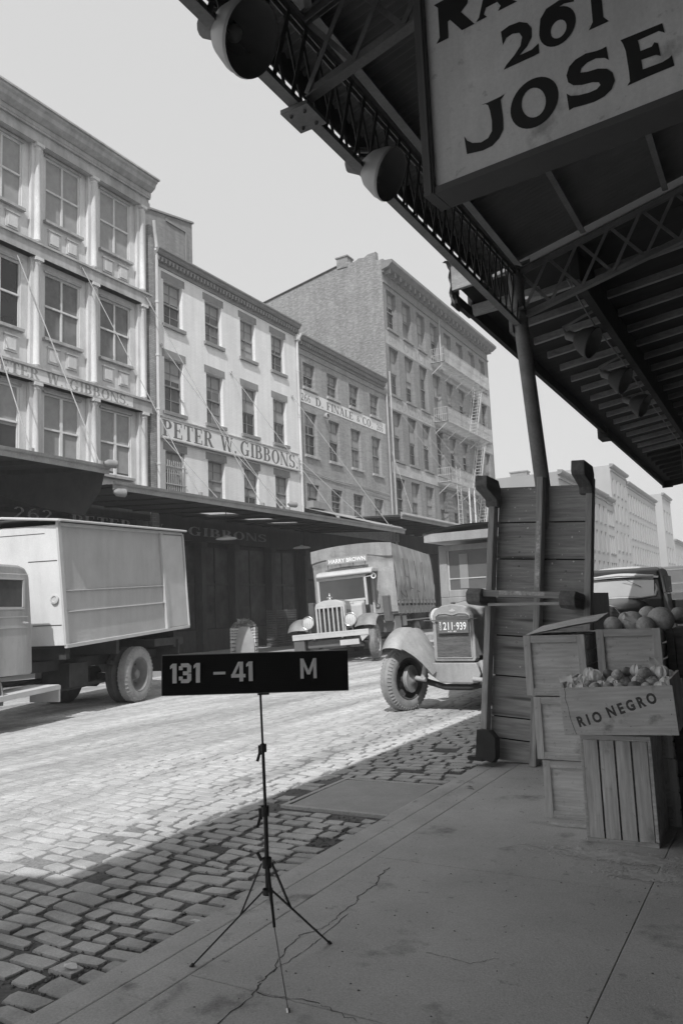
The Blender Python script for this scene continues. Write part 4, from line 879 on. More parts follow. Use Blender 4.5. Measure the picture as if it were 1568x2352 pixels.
fill(mb, [[(.562,.55),(.57,.6),(.6,.635),(.66,.645),(.72,.64),(.725,.605),(.68,.618),(.63,.61),(.605,.58)]], fs, .0022)
put_serif(mb, 'PH', lambda u,v,d: (u+1.16, .0095-d, v+.115), .215, .38)
mb.build('lettering', m_letter, JS, clean=False)
mb = MB()
for x in (.1, 1.4): mb.tube([(x,.08,1.58),(x,.08,2.35)], .012, 6)
mb.build('hanger', m_csteel, JS)

# ---------------------------------------------------------------- survey board on its tripod
m_board = M('felt_board', .028, .85, .15, 4); m_white = M('white_letter', .93, .6, .04, 8)
ST = thing('number_board_stand', 'black grooved number board with white characters on a thin folding tripod', 'number board', (-2.02,2.8,.08), math.radians(31))
BT = Matrix.Translation((0,0,1.135)) @ Matrix.Rotation(math.radians(.8), 4, 'Y')
mb = MB().xf(BT); L0, L1, H = -.428, .375, .168
mb.box(L0,L1,-.008,.012,0,H); z = .004
while z < H-.004: mb.box(L0+.004,L1-.004,-.0115,-.008,z,z+.0042); z += .0074
mb.build('board', m_board, ST, rot=None)
mb = MB().xf(BT); mb.box(L0-.003,L1+.003,-.012,.014,H,H+.003); mb.box(L0-.004,L0,-.012,.014,0,H); mb.box(L0,L1,-.011,.014,-.003,0)
mb.build('rim', M('board_rim', .2, .5, .1), ST)
def chunky(ch):      # block figures made of bars, unit height, returns quads
    w = .2; R_ = _r
    if ch == '1': return R_(.12,0,.34,1)+[[(0,.72),(.12,.8),(.12,1),(0,.88)]], .34
    if ch == '3': return R_(.1,.8,.5,1)+R_(.1,0,.5,.2)+R_(.2,.4,.5,.6)+R_(.42,.52,.64,.88)+R_(.42,.12,.64,.48)+R_(0,.66,.2,.86)+R_(0,.14,.2,.34)+[[(.5,.8),(.64,.86),(.5,1),(.45,1)]]+[[(.5,0),(.64,.14),(.5,.2),(.45,.2)]], .64
    if ch == '4': return R_(.42,0,.62,1)+R_(0,.2,.74,.38)+[[(0,.3),(.2,.34),(.5,1),(.36,1)]], .74
    if ch == '-': return R_(0,.38,.62,.52), .62
    if ch == 'M': return R_(0,0,.17,1)+R_(.65,0,.82,1)+[[(.33,.2),(.49,.2),(.17,1),(.02,1)]]+[[(.33,.2),(.49,.2),(.8,1),(.65,1)]], .82
def chunk_text(mb, seq, z0, hh):
    for ch, x0 in seq:
        q, w = chunky(ch)
        for i, poly in enumerate(q): mb.prism([(x0 + a*hh, z0 + b_*hh) for a, b_ in poly], lambda u,v,d: (u,-d,v), .0118, .0165 + .0003*i)
mb = MB().xf(BT); hh = .084
chunk_text(mb, [('1',-.394),('3',-.356),('1',-.293)], .05, hh); chunk_text(mb, [('-',-.208),('4',-.131),('1',-.066)], .05, hh); chunk_text(mb, [('M',.168)], .054, .086)
mb.build('lettering', m_white, ST, bevel=.0012)
m_tri = M('tripod_enamel', .045, .4, .1, 6, spec=.5); m_chrome = M('tripod_nickel', .55, .3, .05, 6, metal=.8)
mb = MB(); mb.tube([(0,0,.33),(0,0,.66)], .0095, 12); mb.tube([(0,0,.62),(-.004,0,.92)], .007, 12); mb.tube([(-.004,0,.9),(-.008,0,1.14)], .005, 12); mb.box(-.02,.03,-.006,.012,1.124,1.13)
mb.build('pole', m_tri, ST, smooth=True)
for z, s in ((.64,1.1),(.90,.9)):
    mb = MB(); mb.lathe([(-.018*s,.016*s),(.018*s,.016*s)], (-.002,0,z), (0,0,1), 12); mb.box(-.026*s,-.012*s,-.006,.006,z-.03*s,z+.012); mb.beam((-.02*s,0,z-.02),(-.032*s,0,z-.06*s),.008,.012); mb.build('clamp', m_tri, ST, smooth=False)
mb = MB(); mb.lathe([(-.02,.02),(.02,.02)], (0,0,.43), (0,0,1), 12); mb.lathe([(-.012,.022),(.01,.022)], (0,0,.315), (0,0,1), 12); mb.beam((-.022,0,.44),(-.04,0,.475),.01,.012); mb.build('collar', m_tri, ST)
R31 = Matrix.Rotation(-math.radians(31), 3, 'Z')
for i, (fx, fy) in enumerate([(-.33,-.10),(.09,.33),(.25,-.24)]):
    f_ = R31 @ Vector((fx, fy, 0)); d = f_.normalized(); r0 = f_.length
    hub = d*.02 + Vector((0,0,.315)); foot = Vector((f_.x, f_.y, .004)); midp = hub.lerp(foot, .32)
    mb = MB(); mb.beam(hub, foot, .004 if i == 2 else .01, .004 if i == 2 else .007); mb.lathe([(-.004,.009),(.012,.009)], foot, foot-hub, 8); mb.build('leg', m_tri if i < 2 else m_chrome, ST)
    MB().beam(d*.024 + Vector((0,0,.425)), midp, .011, .006).build('strut', m_tri, ST)

# ---------------------------------------------------------------- upright platform truck
def wood(name, base, grain='x', **k):
    st = {'x': (.12,1.6,1.6), 'z': (1.6,1.6,.12), 'y': (1.6,.12,1.6)}[grain]; st = tuple(a*4 for a in st)
    a = dict(var=.24, scale=2.2, fine=.2, fscale=9, bump=.003, bscale=14, stretch=st, rough=.88, island=.12, knots=1.1); a.update(k)
    return M(name, base, **a)
m_cp = wood('cart_plank', .36); m_cb = wood('cart_beam', .42, 'z', var=.3); m_cdark = wood('cart_end', .17, 'y'); 
CT = thing('platform_cart', 'heavy wooden platform cart stood on end beside the steel column', 'cart', (-2.13,7.12,.08), rot=(math.radians(-5), math.radians(4.4), 0))
zc_ = [0.0,.2,.40,.78,1.16,1.53,1.90,2.26,2.62]
r = random.Random(4)
MB().box(-.46,.43,.142,.165,.01,2.6).build('gap_backing', m_deck, CT)  # added dark sheet so no light shows between the planks
for a, b_ in zip(zc_, zc_[1:]):
    MB().box(-.47,.44,.1,.14,a+.006,b_-.006).build('plank', m_cp, CT, bevel=.004)
m_spot = M('paint_spatter', .7, .8, .1, 9)
mb = MB()
for i in range(70):
    x = r.choice([r.uniform(-.4,-.1), r.uniform(.05,.36)]); z = min(2.6, max(.1, r.gauss(1.75,.5))); s = r.choice([.003,.004,.006,.009]); k = 6
    mb.add([(x+s*math.cos(j)*r.uniform(.6,1.3), .098, z+s*math.sin(j)*r.uniform(.7,1.4)) for j in range(k)], [tuple(range(k))])
mb.build('paint_spatter', m_spot, CT, clean=False)
for i, (x, z1) in enumerate(((-.5,2.62),(-.03,2.68),(.43,2.66))):
    mb = MB(); mb.box(x-.03,x+.03,-.03,.098,0.0 if i else .0,z1); o = mb.build('beam', m_cb, CT, bevel=.006)
mb = MB(); mb.box(-.048,-.012,-.0315,-.0305,1.62,2.25); mb.box(-.048,-.02,-.0315,-.0305,.62,.95); mb.build('worn_paint', M('worn_white', .5, .9, .4, 9, fine=.3, fscale=30), CT, clean=False)
for x, z in ((-.5,2.56),(.40,2.66)):
    mb = MB(); mb.prism([(-.33,z-.05),(-.36,z-.02),(-.36,z+.08),(-.02,z+.1),(.05,z+.04),(.06,z-.02),(.06,z-.16),(-.033,z-.16),(-.05,z-.1),(-.25,z-.06)], lambda u,v,d: (d,u,v), x-.06, x+.06); mb.build('bolster', m_cdark, CT, bevel=.008)
for x in (-.53,.33):
    mb = MB(); mb.prism([(-.36,1.44),(-.38,1.52),(-.33,1.57),(.09,1.57),(.09,1.43),(-.3,1.42)], lambda u,v,d: (d,u,v), x-.07, x+.07); mb.build('leg', m_cdark, CT, bevel=.008)
mb = MB(); mb.box(-.46,.26,-.31,-.27,1.50,1.56); mb.build('crossbar', wood('cart_bar', .32), CT, bevel=.005)
mb = MB(); mb.box(-.3,.12,-.312,-.3105,1.52,1.555); mb.build('worn_paint', MATS['worn_white'], CT, clean=False)
MB().tube([(-.44,-.2,1.43),(.32,-.2,1.47)], .014, 8).build('rod', M('bright_rod', .6, .5), CT, smooth=True)
mb = MB(); mb.prism([(-.52,.04),(-.36,.0),(-.33,.05),(-.34,.22),(-.4,.28),(-.52,.28)], lambda u,v,d: (u,d,v), -.16, -.031); mb.box(-.6,-.45,-.15,-.04,.0,.035); mb.build('corner_block', m_black, CT, bevel=.004)
mb = MB()
for x, z in [(-.25,2.12),(-.25,1.97),(-.25,1.83),(.2,1.79),(.2,1.65),(.2,1.5),(-.25,1.1),(.2,.9)]: mb.lathe([(0,.009),(-.003,.007)], (x,.099,z), (0,1,0), 8)
mb.build('bolt', m_black, CT)
t = thing('plank_stack', 'dark tarred boards leaning behind the upright platform cart', 'boards', (-1.98,7.75,.08), rot=(math.radians(-5), math.radians(3.4), 0))
mb = MB(); mb.box(-.3,.2,0,.06,0,2.2); mb.box(-.3,.2,.065,.12,0,2.23); mb.build('boards', m_deck, t, bevel=.004); mb = MB()
for z in (1.22,1.02): mb.beam((-.3,-.004,z-.02),(.2,-.004,z+.01),.004,.008)
mb.build('wire', m_rod, t)

# ---------------------------------------------------------------- crates
m_cr = wood('crate_pine', .6, 'z', var=.16, island=.12, fine=.14, spots=5.0); m_crp = wood('crate_panel', .62, 'x', var=.13, island=.06, fine=.14, spots=6.0); m_crx = wood('crate_batten', .56, 'x', var=.2, island=.16, spots=5.0)
m_crd = wood('dark_crate_board', .07, 'x')
def panel_crate(label, x, y, z, w, dp, h, rz=0, mats=None, cat='crate', group='panelled fruit crates stacked on the sidewalk', lean=0):
    a_, p_, b2 = mats or (m_cr, m_crp, m_crx)
    t = thing('fruit_crate', label, cat, (x,y,z), group=group, rot=(lean, 0, rz)); g = .05
    MB().box(g*.8,w-g*.8,.02,.032,g*.8,h-g*.8).build('end_panel', p_, t)
    MB().box(0,g,0,.018,.0,h).build('post', a_, t, bevel=.002); MB().box(w-g,w,0,.018,0,h).build('post', a_, t, bevel=.002)
    MB().box(g+.001,w-g-.001,.001,.019,0,g).build('batten', b2, t, bevel=.002); MB().box(g+.001,w-g-.001,.001,.019,h-g,h).build('batten', b2, t, bevel=.002)
    mb = MB()
    for i in range(4):
        z0 = .004 + i*(h/4); z1 = z0 + h/4 - .014
        for xx in (.0, w-.008): mb.box(xx-.004 if xx == 0 else xx, xx+.004 if xx == 0 else xx+.012, .02, dp, z0, z1)
    for i in range(3):
        mb.box(.006+i*w/3,(i+1)*w/3-.006,.02,dp,h-.008,h-.001); mb.box(.006+i*w/3,(i+1)*w/3-.006,.02,dp,.001,.008)
    mb.box(.01,w-.01,dp-.02,dp-.001,.01,h-.01); mb.build('slats', b2, t)
    return t
panel_crate('pale crate with a plain panelled end, bottom of the stack of three', -1.6, 5.5, .08, .42, .75, .385, .01)
panel_crate('pale crate with a split panelled end, middle of the stack of three', -1.63, 5.49, .472, .42, .75, .425, -.015)
panel_crate('pale panelled crate at the top of the stack of three, under a loose lid', -1.67, 5.48, .905, .425, .75, .415, .02)
tB = panel_crate('open crate heaped with melons, behind the box of apples', -1.18, 5.55, .94, .415, .55, .41, .02)
for c in list(bpy.data.objects):
    if c.parent == tB and c.name.startswith('slats'):
        bm = bmesh.new(); bm.from_mesh(c.data); bmesh.ops.delete(bm, geom=[v for v in bm.verts if v.co.z > .39 and .05 < v.co.y and 0.004 < v.co.x < .41], context='VERTS'); bm.to_mesh(c.data); bm.free()
panel_crate('plain crate under the melon crate, half hidden by the slatted crate', -1.17, 5.56, .51, .415, .55, .425, 0)
panel_crate('plain crate at the foot of the pile behind the slatted crate', -1.16, 5.56, .08, .415, .55, .425, .01)
dk = (m_crd, m_crd, m_crd)
for i, lb in enumerate(['dark stained crate on the ground at the right edge', 'dark stained crate second from the ground at the right edge', 'dark stained crate third from the ground at the right edge', 'dark stained crate topmost at the right edge, beside the melons']):
    panel_crate(lb, -.745, 5.6+.02*i, .08+.315*i, .42, .7, .31, .0, dk, group='dark crates at the right edge')
mb = MB(); mb.grid(lambda u, v: (u*.5-.03, v*.55, .03*math.sin(u*2.4)+.055*u*u), 6, 5); mb.grid(lambda u, v: (u*.5-.03, v*.55, .03*math.sin(u*2.4)+.055*u*u-.009), 6, 5)
tag(mb.build('crate_lid', m_crp, None, (-1.63,5.5,1.324), (math.radians(5),-.02,.03)), 'loose thin board lid lying on the top crate of the stack of three', 'lid')
# slatted crate on end
t = thing('slatted_crate', 'slatted pine crate standing on end in front, carrying the box of apples', 'crate', (-1.225,5.05,.08), rot=(math.radians(-1),0,.02)); w_, h_ = .415, .64
for i in range(4): MB().box(.018+i*.0965,.018+i*.0965+.086,0,.012,.028,h_-.03).build('slat', wood('slat_pine', .6, 'z', var=.22, island=.0, fine=.16, spots=4.0), t, bevel=.0015)
mb = MB(); mb.box(0,w_,.001,.02,0,.027); mb.box(0,w_,.001,.02,h_-.029,h_); mb.box(0,.012,.021,.5,0,h_); mb.box(w_-.012,w_,.021,.5,0,h_); mb.box(0.013,w_-.013,.021,.5,h_-.014,h_-.001); mb.box(.013,w_-.013,.021,.5,.001,.014); mb.box(.013,w_-.013,.26,.27,.014,h_-.014)
mb.box(-.001,.017,.0005,.013,.03,h_-.03); mb.box(w_-.017,w_+.003,.0005,.013,.03,h_-.03); mb.build('frame', m_crx, t, bevel=.002)
# apple box
AB = thing('apple_box', 'long open wooden fruit box with stencilled lettering, full of apples', 'box', (-1.285,4.93,.735), rot=(math.radians(3),math.radians(-2.2),-.02)); W_, D_, H_ = .66, .42, .285
MB().box(0,W_,0,.011,0,H_).build('side_board', m_crp, AB, bevel=.0015)
MB().box(0,W_,D_-.011,D_,0,H_-.02).build('side_board', m_crp, AB, bevel=.0015)
MB().box(.012,W_-.012,.012,D_-.012,0,.01).build('bottom_board', m_crp, AB)
for x in (0.012, W_-.03): MB().box(x-.0,x+.018,.012,D_-.012,.011,H_+.03).build('end_board', m_cr, AB, bevel=.0015)
mb = MB(); vs, fs_ = sans_polys('RIO', .03)
def skew(px, pz, ang, sc): 
    c, s_2 = math.cos(ang), math.sin(ang); return lambda u,v,d: (px + u*c - v*s_2, -.0006-d, pz + u*s_2 + v*c)
put_sans(mb, 'R I O', skew(.1,.045,math.radians(14),1), .066, .15, .045); put_sans(mb, 'N E G R O', skew(.285,.1,math.radians(17),1), .066, .3, .045)
mb.build('stencil', M('stencil_ink', .1, .9, .4, 9, fine=.3, fscale=50), AB, clean=False)
mb = MB()
for pts in ([(.035,.284),(.04,.25),(.033,.22),(.045,.17),(.05,.1),(.06,.06),(.075,.003)],):
    mb.add([p for q in pts for p in ((q[0]-.0012,-.0008,q[1]),(q[0]+.0012,-.0008,q[1]))], [(2*i,2*i+1,2*i+3,2*i+2) for i in range(len(pts)-1)])
for x, z in [(.02,.14),(.024,.11),(.018,.03),(.64,.2),(.635,.12),(.4,.05)]: mb.add([(x-.002,-.0008,z-.002),(x+.002,-.0008,z-.002),(x+.002,-.0008,z+.003),(x-.002,-.0008,z+.003)], [(0,1,2,3)])
mb.build('nails_and_split', m_dark, AB, clean=False)
m_apple = [M('apple_skin_%d' % i, c, (.5), .4, 14, fine=.2, fscale=60, spec=.4) for i, c in enumerate((.42,.32,.55,.2))]; m_wrap = M('fruit_wrap', .75, .8, .12, 7)
r = random.Random(12); k = 0
def fruit(par_m, x, y, z, rad, name, label, group, mat):
    rr_ = random.Random(int(x*1e4)+int(y*977)); mb = MB(); n_, kk = 16, 10
    def sh(u, v):
        th = math.pi*v; ph = 2*math.pi*u; rad_ = rad*(1 - .13*math.exp(-(th/.35)**2) - .1*math.exp(-((math.pi-th)/.35)**2))
        return (rad_*math.cos(ph)*math.sin(th), rad_*math.sin(ph)*math.sin(th), rad_*.93*math.cos(th))
    mb.grid(sh, n_, kk); o = mb.build(name, mat, None, (x,y,z), (rr_.uniform(-.7,.7), rr_.uniform(-.7,.7), rr_.uniform(0,6)), smooth=True)
    return tag(o, label, 'fruit', group)
pos = []
for row, (yy, zz) in enumerate([(.06,.265),(.135,.27),(.21,.28),(.29,.285),(.365,.28)]):
    for i in range(8):
        x = .06 + i*.075 + (row % 2)*.03 + r.uniform(-.008,.008)
        if x < W_-.05: pos.append((x, yy + r.uniform(-.006,.006), zz + r.uniform(-.004,.01), row, i))
for i in range(9): pos.append((.14 + i*.056 + r.uniform(-.01,.01), .2 + r.uniform(-.06,.09), .33 + r.uniform(-.005,.01), 9, i))
bpy.context.view_layer.update()
for x, yy, zz, row, i in pos:
    p = AB.matrix_world @ Vector((x, yy, zz)); wrapped = (x < .25 or (x > .5 and row > 1)) and r.random() < .65 or r.random() < .22
    if wrapped:
        mb = MB(); q = random.Random(k); mb.grid(lambda u, v: tuple((.036*(1+.16*math.sin(5*2*math.pi*u+3*v+k)*math.sin(math.pi*v)+.1*math.sin(9*2*math.pi*u-k)))*c for c in (math.cos(2*math.pi*u)*math.sin(math.pi*v), math.sin(2*math.pi*u)*math.sin(math.pi*v), math.cos(math.pi*v))), 22, 12)
        tag(mb.build('wrapped_apple', m_wrap, None, p), 'apple twisted in tissue wrap in the long stencilled box', 'fruit', 'wrapped apples in the stencilled box')
    else: fruit(None, p.x, p.y, p.z, r.uniform(.031,.041), 'apple', 'bare round apple heaped in the long stencilled box', 'bare apples in the stencilled box', m_apple[r.choice([0,0,1,1,2,3])])
    k += 1
def paper(name, label, pts, loc, mat=m_paper):
    mb = MB(); A, B_, C_, D_2 = [Vector(p) for p in pts]
    f = lambda o: (lambda u, v: tuple((A.lerp(B_, u)).lerp(D_2.lerp(C_, u), v) + Vector((.006*math.sin(u*7+v*3), .008*math.sin(v*6+u*2)+o, .006*math.cos(u*5)))))
    mb.grid(f(0), 7, 7); mb.grid(f(.0012), 7, 7)
    tag(mb.build(name, mat, None, loc, smooth=True), label, 'paper')
m_kraft = M('packing_paper', .42, .9, .1, 5)
paper('packing_paper', 'stiff flap of packing paper standing up behind the apples at the right', [(0,0,0),(.16,-.05,-.02),(.06,.03,.115),(.03,.04,.115)], (-.82,5.15,1.07), m_kraft)
paper('packing_paper', 'crumpled pale wrap spilling over the left end of the stencilled box', [(0,0,0),(.09,-.01,.01),(.06,.06,.09),(-.02,.05,.08)], (-1.3,4.97,1.0), m_wrap)
paper('packing_paper', 'torn paper scrap sticking up between the melons', [(0,0,0),(.1,-.02,-.01),(.03,.03,.05),(.0,.03,.06)], (-1.0,5.62,1.4), m_kraft)
for i, (x, y, z, rad, lb) in enumerate([(-1.08,5.65,1.375,.062,'nearest melon at the left corner of the open crate'),(-.955,5.7,1.395,.075,'melon in the middle of the open crate, torn paper over it'),(-.86,5.62,1.365,.066,'netted melon low at the front of the open crate'),(-.775,5.72,1.40,.088,'largest and highest melon at the right of the open crate'),(-.875,5.86,1.425,.07,'pale melon behind the largest one in the open crate'),(-.68,5.9,1.42,.06,'dark melon at the far right of the heap'),(-1.02,5.86,1.4,.062,'melon at the back left of the heap'),(-.6,6.15,1.42,.06,'pale melon at the extreme right edge behind the heap')]):
    mb = MB(); mb.sphere((0,0,0), rad, 20, 14, (1,1,.93)); tag(mb.build('melon', M('melon_rind_%d' % (i % 3), [.5,.6,.42][i % 3], .6, .16, 9, fine=.2, fscale=60, bump=.002, bscale=90), None, (x,y,z), (.4*i,.3,i), smooth=True), lb, 'melon', 'melons in the open crate')

# ---------------------------------------------------------------- vehicles
m_tyre = M('tyre_rubber', .22, .9, .25, 6, fine=.15, fscale=60); m_tyred = M('tyre_dark', .09, .9, .25, 6)
m_van = M('van_grey_paint', .5, .75, .08, 1.0, fine=.06, fscale=60, spec=.2, grime=.07, bump=.012, bscale=1.6); m_vantrim = M('van_trim', .56, .7, .08, 3)
m_under2 = M('chassis_dark', .05, .8, .3, 5); m_rim = M('wheel_paint', .16, .6, .2, 8); m_chrome2 = M('nickel', .7, .22, .04, 5, metal=.85)
m_lens = M('lamp_lens', .75, .15, .05, 30, spec=.6)
def wheel(par, loc, r_, w_, side=1, steer=0, mt=None, rim=None, dish=.3, lugs=0, bolts=6, rimr=.58):
    mt = mt or m_tyre; rim = rim or m_rim
    mb = MB(); R0 = r_*rimr; sd = side
    mb.lathe([(-.2*w_*sd,R0*.99),(.42*w_*sd,R0*1.03),(.46*w_*sd,R0*.97),(.36*w_*sd,R0*.93),((.36-dish)*w_*sd,R0*.8),((.3-dish)*w_*sd,R0*.5),((.45-dish)*w_*sd,R0*.36),((.5-dish)*w_*sd,R0*.3),((.95-dish)*w_*sd,R0*.26),((1.0-dish)*w_*sd,R0*.2),((1.02-dish)*w_*sd,.001)], (0,0,0), (1,0,0), 30)
    for k in range(bolts):
        a = 2*math.pi*k/bolts; mb.lathe([(0,.018),(.03*sd,.016)], ((.4-dish)*w_*sd, R0*.62*math.cos(a), R0*.62*math.sin(a)), (1,0,0), 6)
    o = mb.build('wheel', rim, par, loc, (0,0,steer), smooth=True)
    mb = MB(); P_ = [(-.42,rimr),(-.5,.72),(-.49,.84),(-.42,.93),(-.33,.975),(-.3,1.0),(-.02,1.0),(-.015,.988),(.015,.988),(.02,1.0),(.3,1.0),(.33,.975),(.42,.93),(.49,.84),(.5,.72),(.42,rimr)]
    mb.lathe([(a*w_, b_*r_) for a, b_ in P_], (0,0,0), (1,0,0), 48)
    if lugs:
        for k in range(lugs):
            a = 2*math.pi*k/lugs; c, s_2 = math.cos(a), math.sin(a)
            for q in (-1, 1):
                p0 = Vector((q*.3*w_, c*r_*.997, s_2*r_*.997)); p1 = Vector((q*.47*w_, c*r_*.9, s_2*r_*.9)); mb.beam(p0, p1, .016, .022, up=(0,c,s_2))
    mb.build('tyre', mt, o, smooth=True)
    return o
def fender(par, loc, r_, a0, a1, x0, x1, mat, th=.012, flare=.0, n=18, skirt=.1, name='fender', drop=None):
    def f(o):
        def g(u, v):
            a = math.radians(a0 + (a1-a0)*u); cx = (v-.5)*2; rr_ = r_ + o - .14*abs(cx)**3*skirt/.1*.5
            if drop: rr_ += drop*u*u
            return (x0 + (x1-x0)*v, rr_*math.cos(a), rr_*math.sin(a))
        return g
    mb = MB(); mb.grid(f(0), n, 10); mb.grid(f(-th), n, 10)
    return mb.build(name, mat, par, loc, smooth=True)

# ===== grey van body truck at the left
V = thing('van_truck', 'grey van body truck parked at an angle at the left edge', 'truck', (-10.84,11.13,0), math.radians(14))
ZR = lambda y: .045*(y+2.5)
sh = lambda y, z: y - .125*(z-1.2)
def bx(mb, x0, x1, y0, y1, z0, z1):
    P_ = lambda x, y, z: (x, sh(y, z), z + ZR(y))
    mb.hexa([P_(x0,y0,z0),P_(x1,y0,z0),P_(x1,y1,z0),P_(x0,y1,z0)], [P_(x0,y0,z1),P_(x1,y0,z1),P_(x1,y1,z1),P_(x0,y1,z1)])
m_vanf = m_van
mb = MB(); bx(mb,-2.1,-.02,-2.33,1.95,1.17,3.14); mb.build('box_body', m_vanf, V, bevel=.006)
mb = MB(); bx(mb,-.02,.02,-2.36,-2.27,1.15,3.2); bx(mb,-.02,.035,1.0,1.1,1.17,3.14); bx(mb,-.02,.03,-2.3,1.95,3.12,3.17); bx(mb,-.02,.035,-2.36,1.98,1.13,1.19)
bx(mb,-.02,.012,-2.27,1.0,2.05,2.066); bx(mb,-.02,.012,-2.27,1.0,1.705,1.721); bx(mb,-2.12,.04,1.95,1.99,1.17,3.14); bx(mb,-.02,.01,1.1,1.94,1.2,3.1)
mb.build('trim', m_vantrim, V, bevel=.004)
mb = MB(); bx(mb,-2.09,-.03,-2.345,-2.331,1.18,3.12); mb.build('sunlit_front', M('van_front_sunlit', .72, .75, .05, 1.0, fine=.05, fscale=60, spec=.2, grime=.06), V)  # added panel, paler than the body paint to brighten the sunlit front
mb = MB(); mb.grid(lambda u, v: ((lambda x, y: (x, sh(y,3.2)+0, 3.20 + ZR(y) + .10*(1-((x+1.03)/1.12)**2)))(-2.16+2.26*u, -2.42+4.45*v)), 14, 6)
mb.grid(lambda u, v: ((lambda x, y: (x, sh(y,3.2)+0, 3.175 + ZR(y) + .085*(1-((x+1.03)/1.12)**2)))(-2.16+2.26*u, -2.42+4.45*v)), 14, 6)
P_ = lambda x, y, z: (x, sh(y,z), z+ZR(y)); mb.tube([P_(.1,-2.42,3.2),P_(.1,2.0,3.2)], .022, 8); mb.tube([P_(-2.1,-2.42,3.2),P_(-1.0,-2.42,3.3),P_(.1,-2.42,3.2)], .022, 8)
mb.build('roof', m_vantrim, V, smooth=True)
mb = MB(); bx(mb,-1.6,-.25,-2.349,-2.346,3.0,3.01)
for z0 in (2.55,1.5): bx(mb,-.6,-.05,-2.35,-2.346,z0,z0+.012)
mb.build('seam', m_under2, V)
MB().lathe([(0,.075),(-.025,.075),(-.03,.05),(-.015,.045),(-.015,.001)], P_(-.14,-2.35,1.93), (0,1,0), 20).build('marker_lamp', m_vantrim, V, smooth=True)
mb = MB()
for x in (-1.55,-.6): mb.box(x-.04,x+.04,-6.2,1.9,.75,.92)
mb.box(-2.0,-.1,-2.2,-2.1,.95,1.14); mb.box(-2.0,-.1,-.7,-.6,.95,1.2); mb.box(-2.0,-.1,1.5,1.6,.95,1.3); mb.box(-1.9,-.25,-.06,.06,.44,.56); mb.lathe([(-.18,.1),(-.1,.2),(.1,.2),(.18,.1)], (-1.08,0,.5), (1,0,0), 14); mb.tube([(-1.08,-3,.6),(-1.08,0,.5)], .05, 8)
mb.box(-.9,-.35,-1.75,-1.2,.45,.85); mb.tube([(-.45,-4,.5),(-.5,-1.4,.42),(-.55,.9,.5)], .035, 8)
for x in (-1.75,-.3): mb.beam((x,-.65,.8),(x,0,.66),.07,.05); mb.beam((x,0,.66),(x,.65,.82),.07,.05)
mb.box(-2.0,-.1,.7,1.9,1.0,1.15); mb.box(-2.05,-.05,1.6,1.64,.45,1.1)
mb.build('chassis', m_under2, V)
wheel(V, (-.12,0,.52), .52, .22, 1, mt=M('tyre_dusty', .3, .9, .2, 6, fine=.15, fscale=60), lugs=40, rimr=.62, dish=.75, rim=M('rim_dusty', .22, .8, .2, 6)); wheel(V, (-.38,0,.52), .52, .22, 1, mt=m_tyred); wheel(V, (-1.9,0,.52), .52, .22, -1, mt=m_tyred); wheel(V, (-1.66,0,.52), .52, .22, -1, mt=m_tyred)
wheel(V, (-1.75,-3.75,.5), .5, .2, -1, mt=m_tyred); wheel(V, (-.2,-4.35,.5), .5, .2, 1, mt=m_tyre)
m_cab = M('cab_grey_paint', .46, .5, .1, 1.5, fine=.06, fscale=60, grime=.2)
mb = MB(); mb.prism([(-4.5,.82),(-2.95,.78),(-2.97,1.5),(-3.05,2.3),(-3.15,2.42),(-3.3,2.46),(-4.0,2.46),(-4.2,2.3),(-4.5,1.65)], lambda u,v,d: (d,u,v), -1.9, -.16); mb.build('cab', m_cab, V, bevel=.04)
mb = MB(); mb.box(-.159,-.13,-4.35,-3.12,.8,2.32); d_ = mb.build('door', m_cab, V, bevel=.01)
MB().box(-.129,-.124,-4.2,-3.27,1.82,2.22).build('window', m_glass, d_); mb = MB(); mb.box(-.129,-.11,-4.24,-3.22,1.78,1.815); mb.box(-.129,-.11,-4.24,-3.22,2.225,2.25); mb.box(-.129,-.11,-3.265,-3.22,1.8,2.24); mb.box(-.129,-.118,-4.3,-3.13,1.66,1.675); mb.box(-.129,-.118,-4.3,-3.13,1.5,1.51); mb.build('window_frame', m_vantrim, d_)
MB().tube([(-.13,-3.2,1.56),(-.07,-3.2,1.57),(-.07,-3.32,1.58)], .014, 6).build('handle', m_chrome2, d_)
mb = MB(); mb.prism([(-5.9,.7),(-4.4,.7),(-4.4,1.62),(-5.7,1.5),(-5.9,1.4)], lambda u,v,d: (d,u,v), -1.5, -.6); mb.build('hood', m_cab, V, bevel=.08)
mb = MB(); mb.prism([(-4.0,.46),(-2.5,.5),(-2.5,.56),(-2.55,.58),(-4.0,.54)], lambda u,v,d: (d,u,v), -.55, .02); mb.box(-.55,0,-2.52,-2.48,.3,.55); mb.build('running_board', m_vantrim, V, bevel=.006)
fender(V, (-.2,-4.35,.5), .62, -10, 165, -.35, .2, m_cab, drop=0)
fender(V, (-1.85,-4.35,.5), .62, -10, 165, -.2, .35, m_cab)

# ===== stake truck under canvas
K = thing('canvas_truck', 'truck with canvas covered load and tall barred radiator facing the camera', 'truck', (-11.07+(-1.3)*math.cos(math.radians(12)), 21.46+(-1.3)*math.sin(math.radians(12)), -.02), rot=(0, math.radians(-3.2), math.radians(12)))
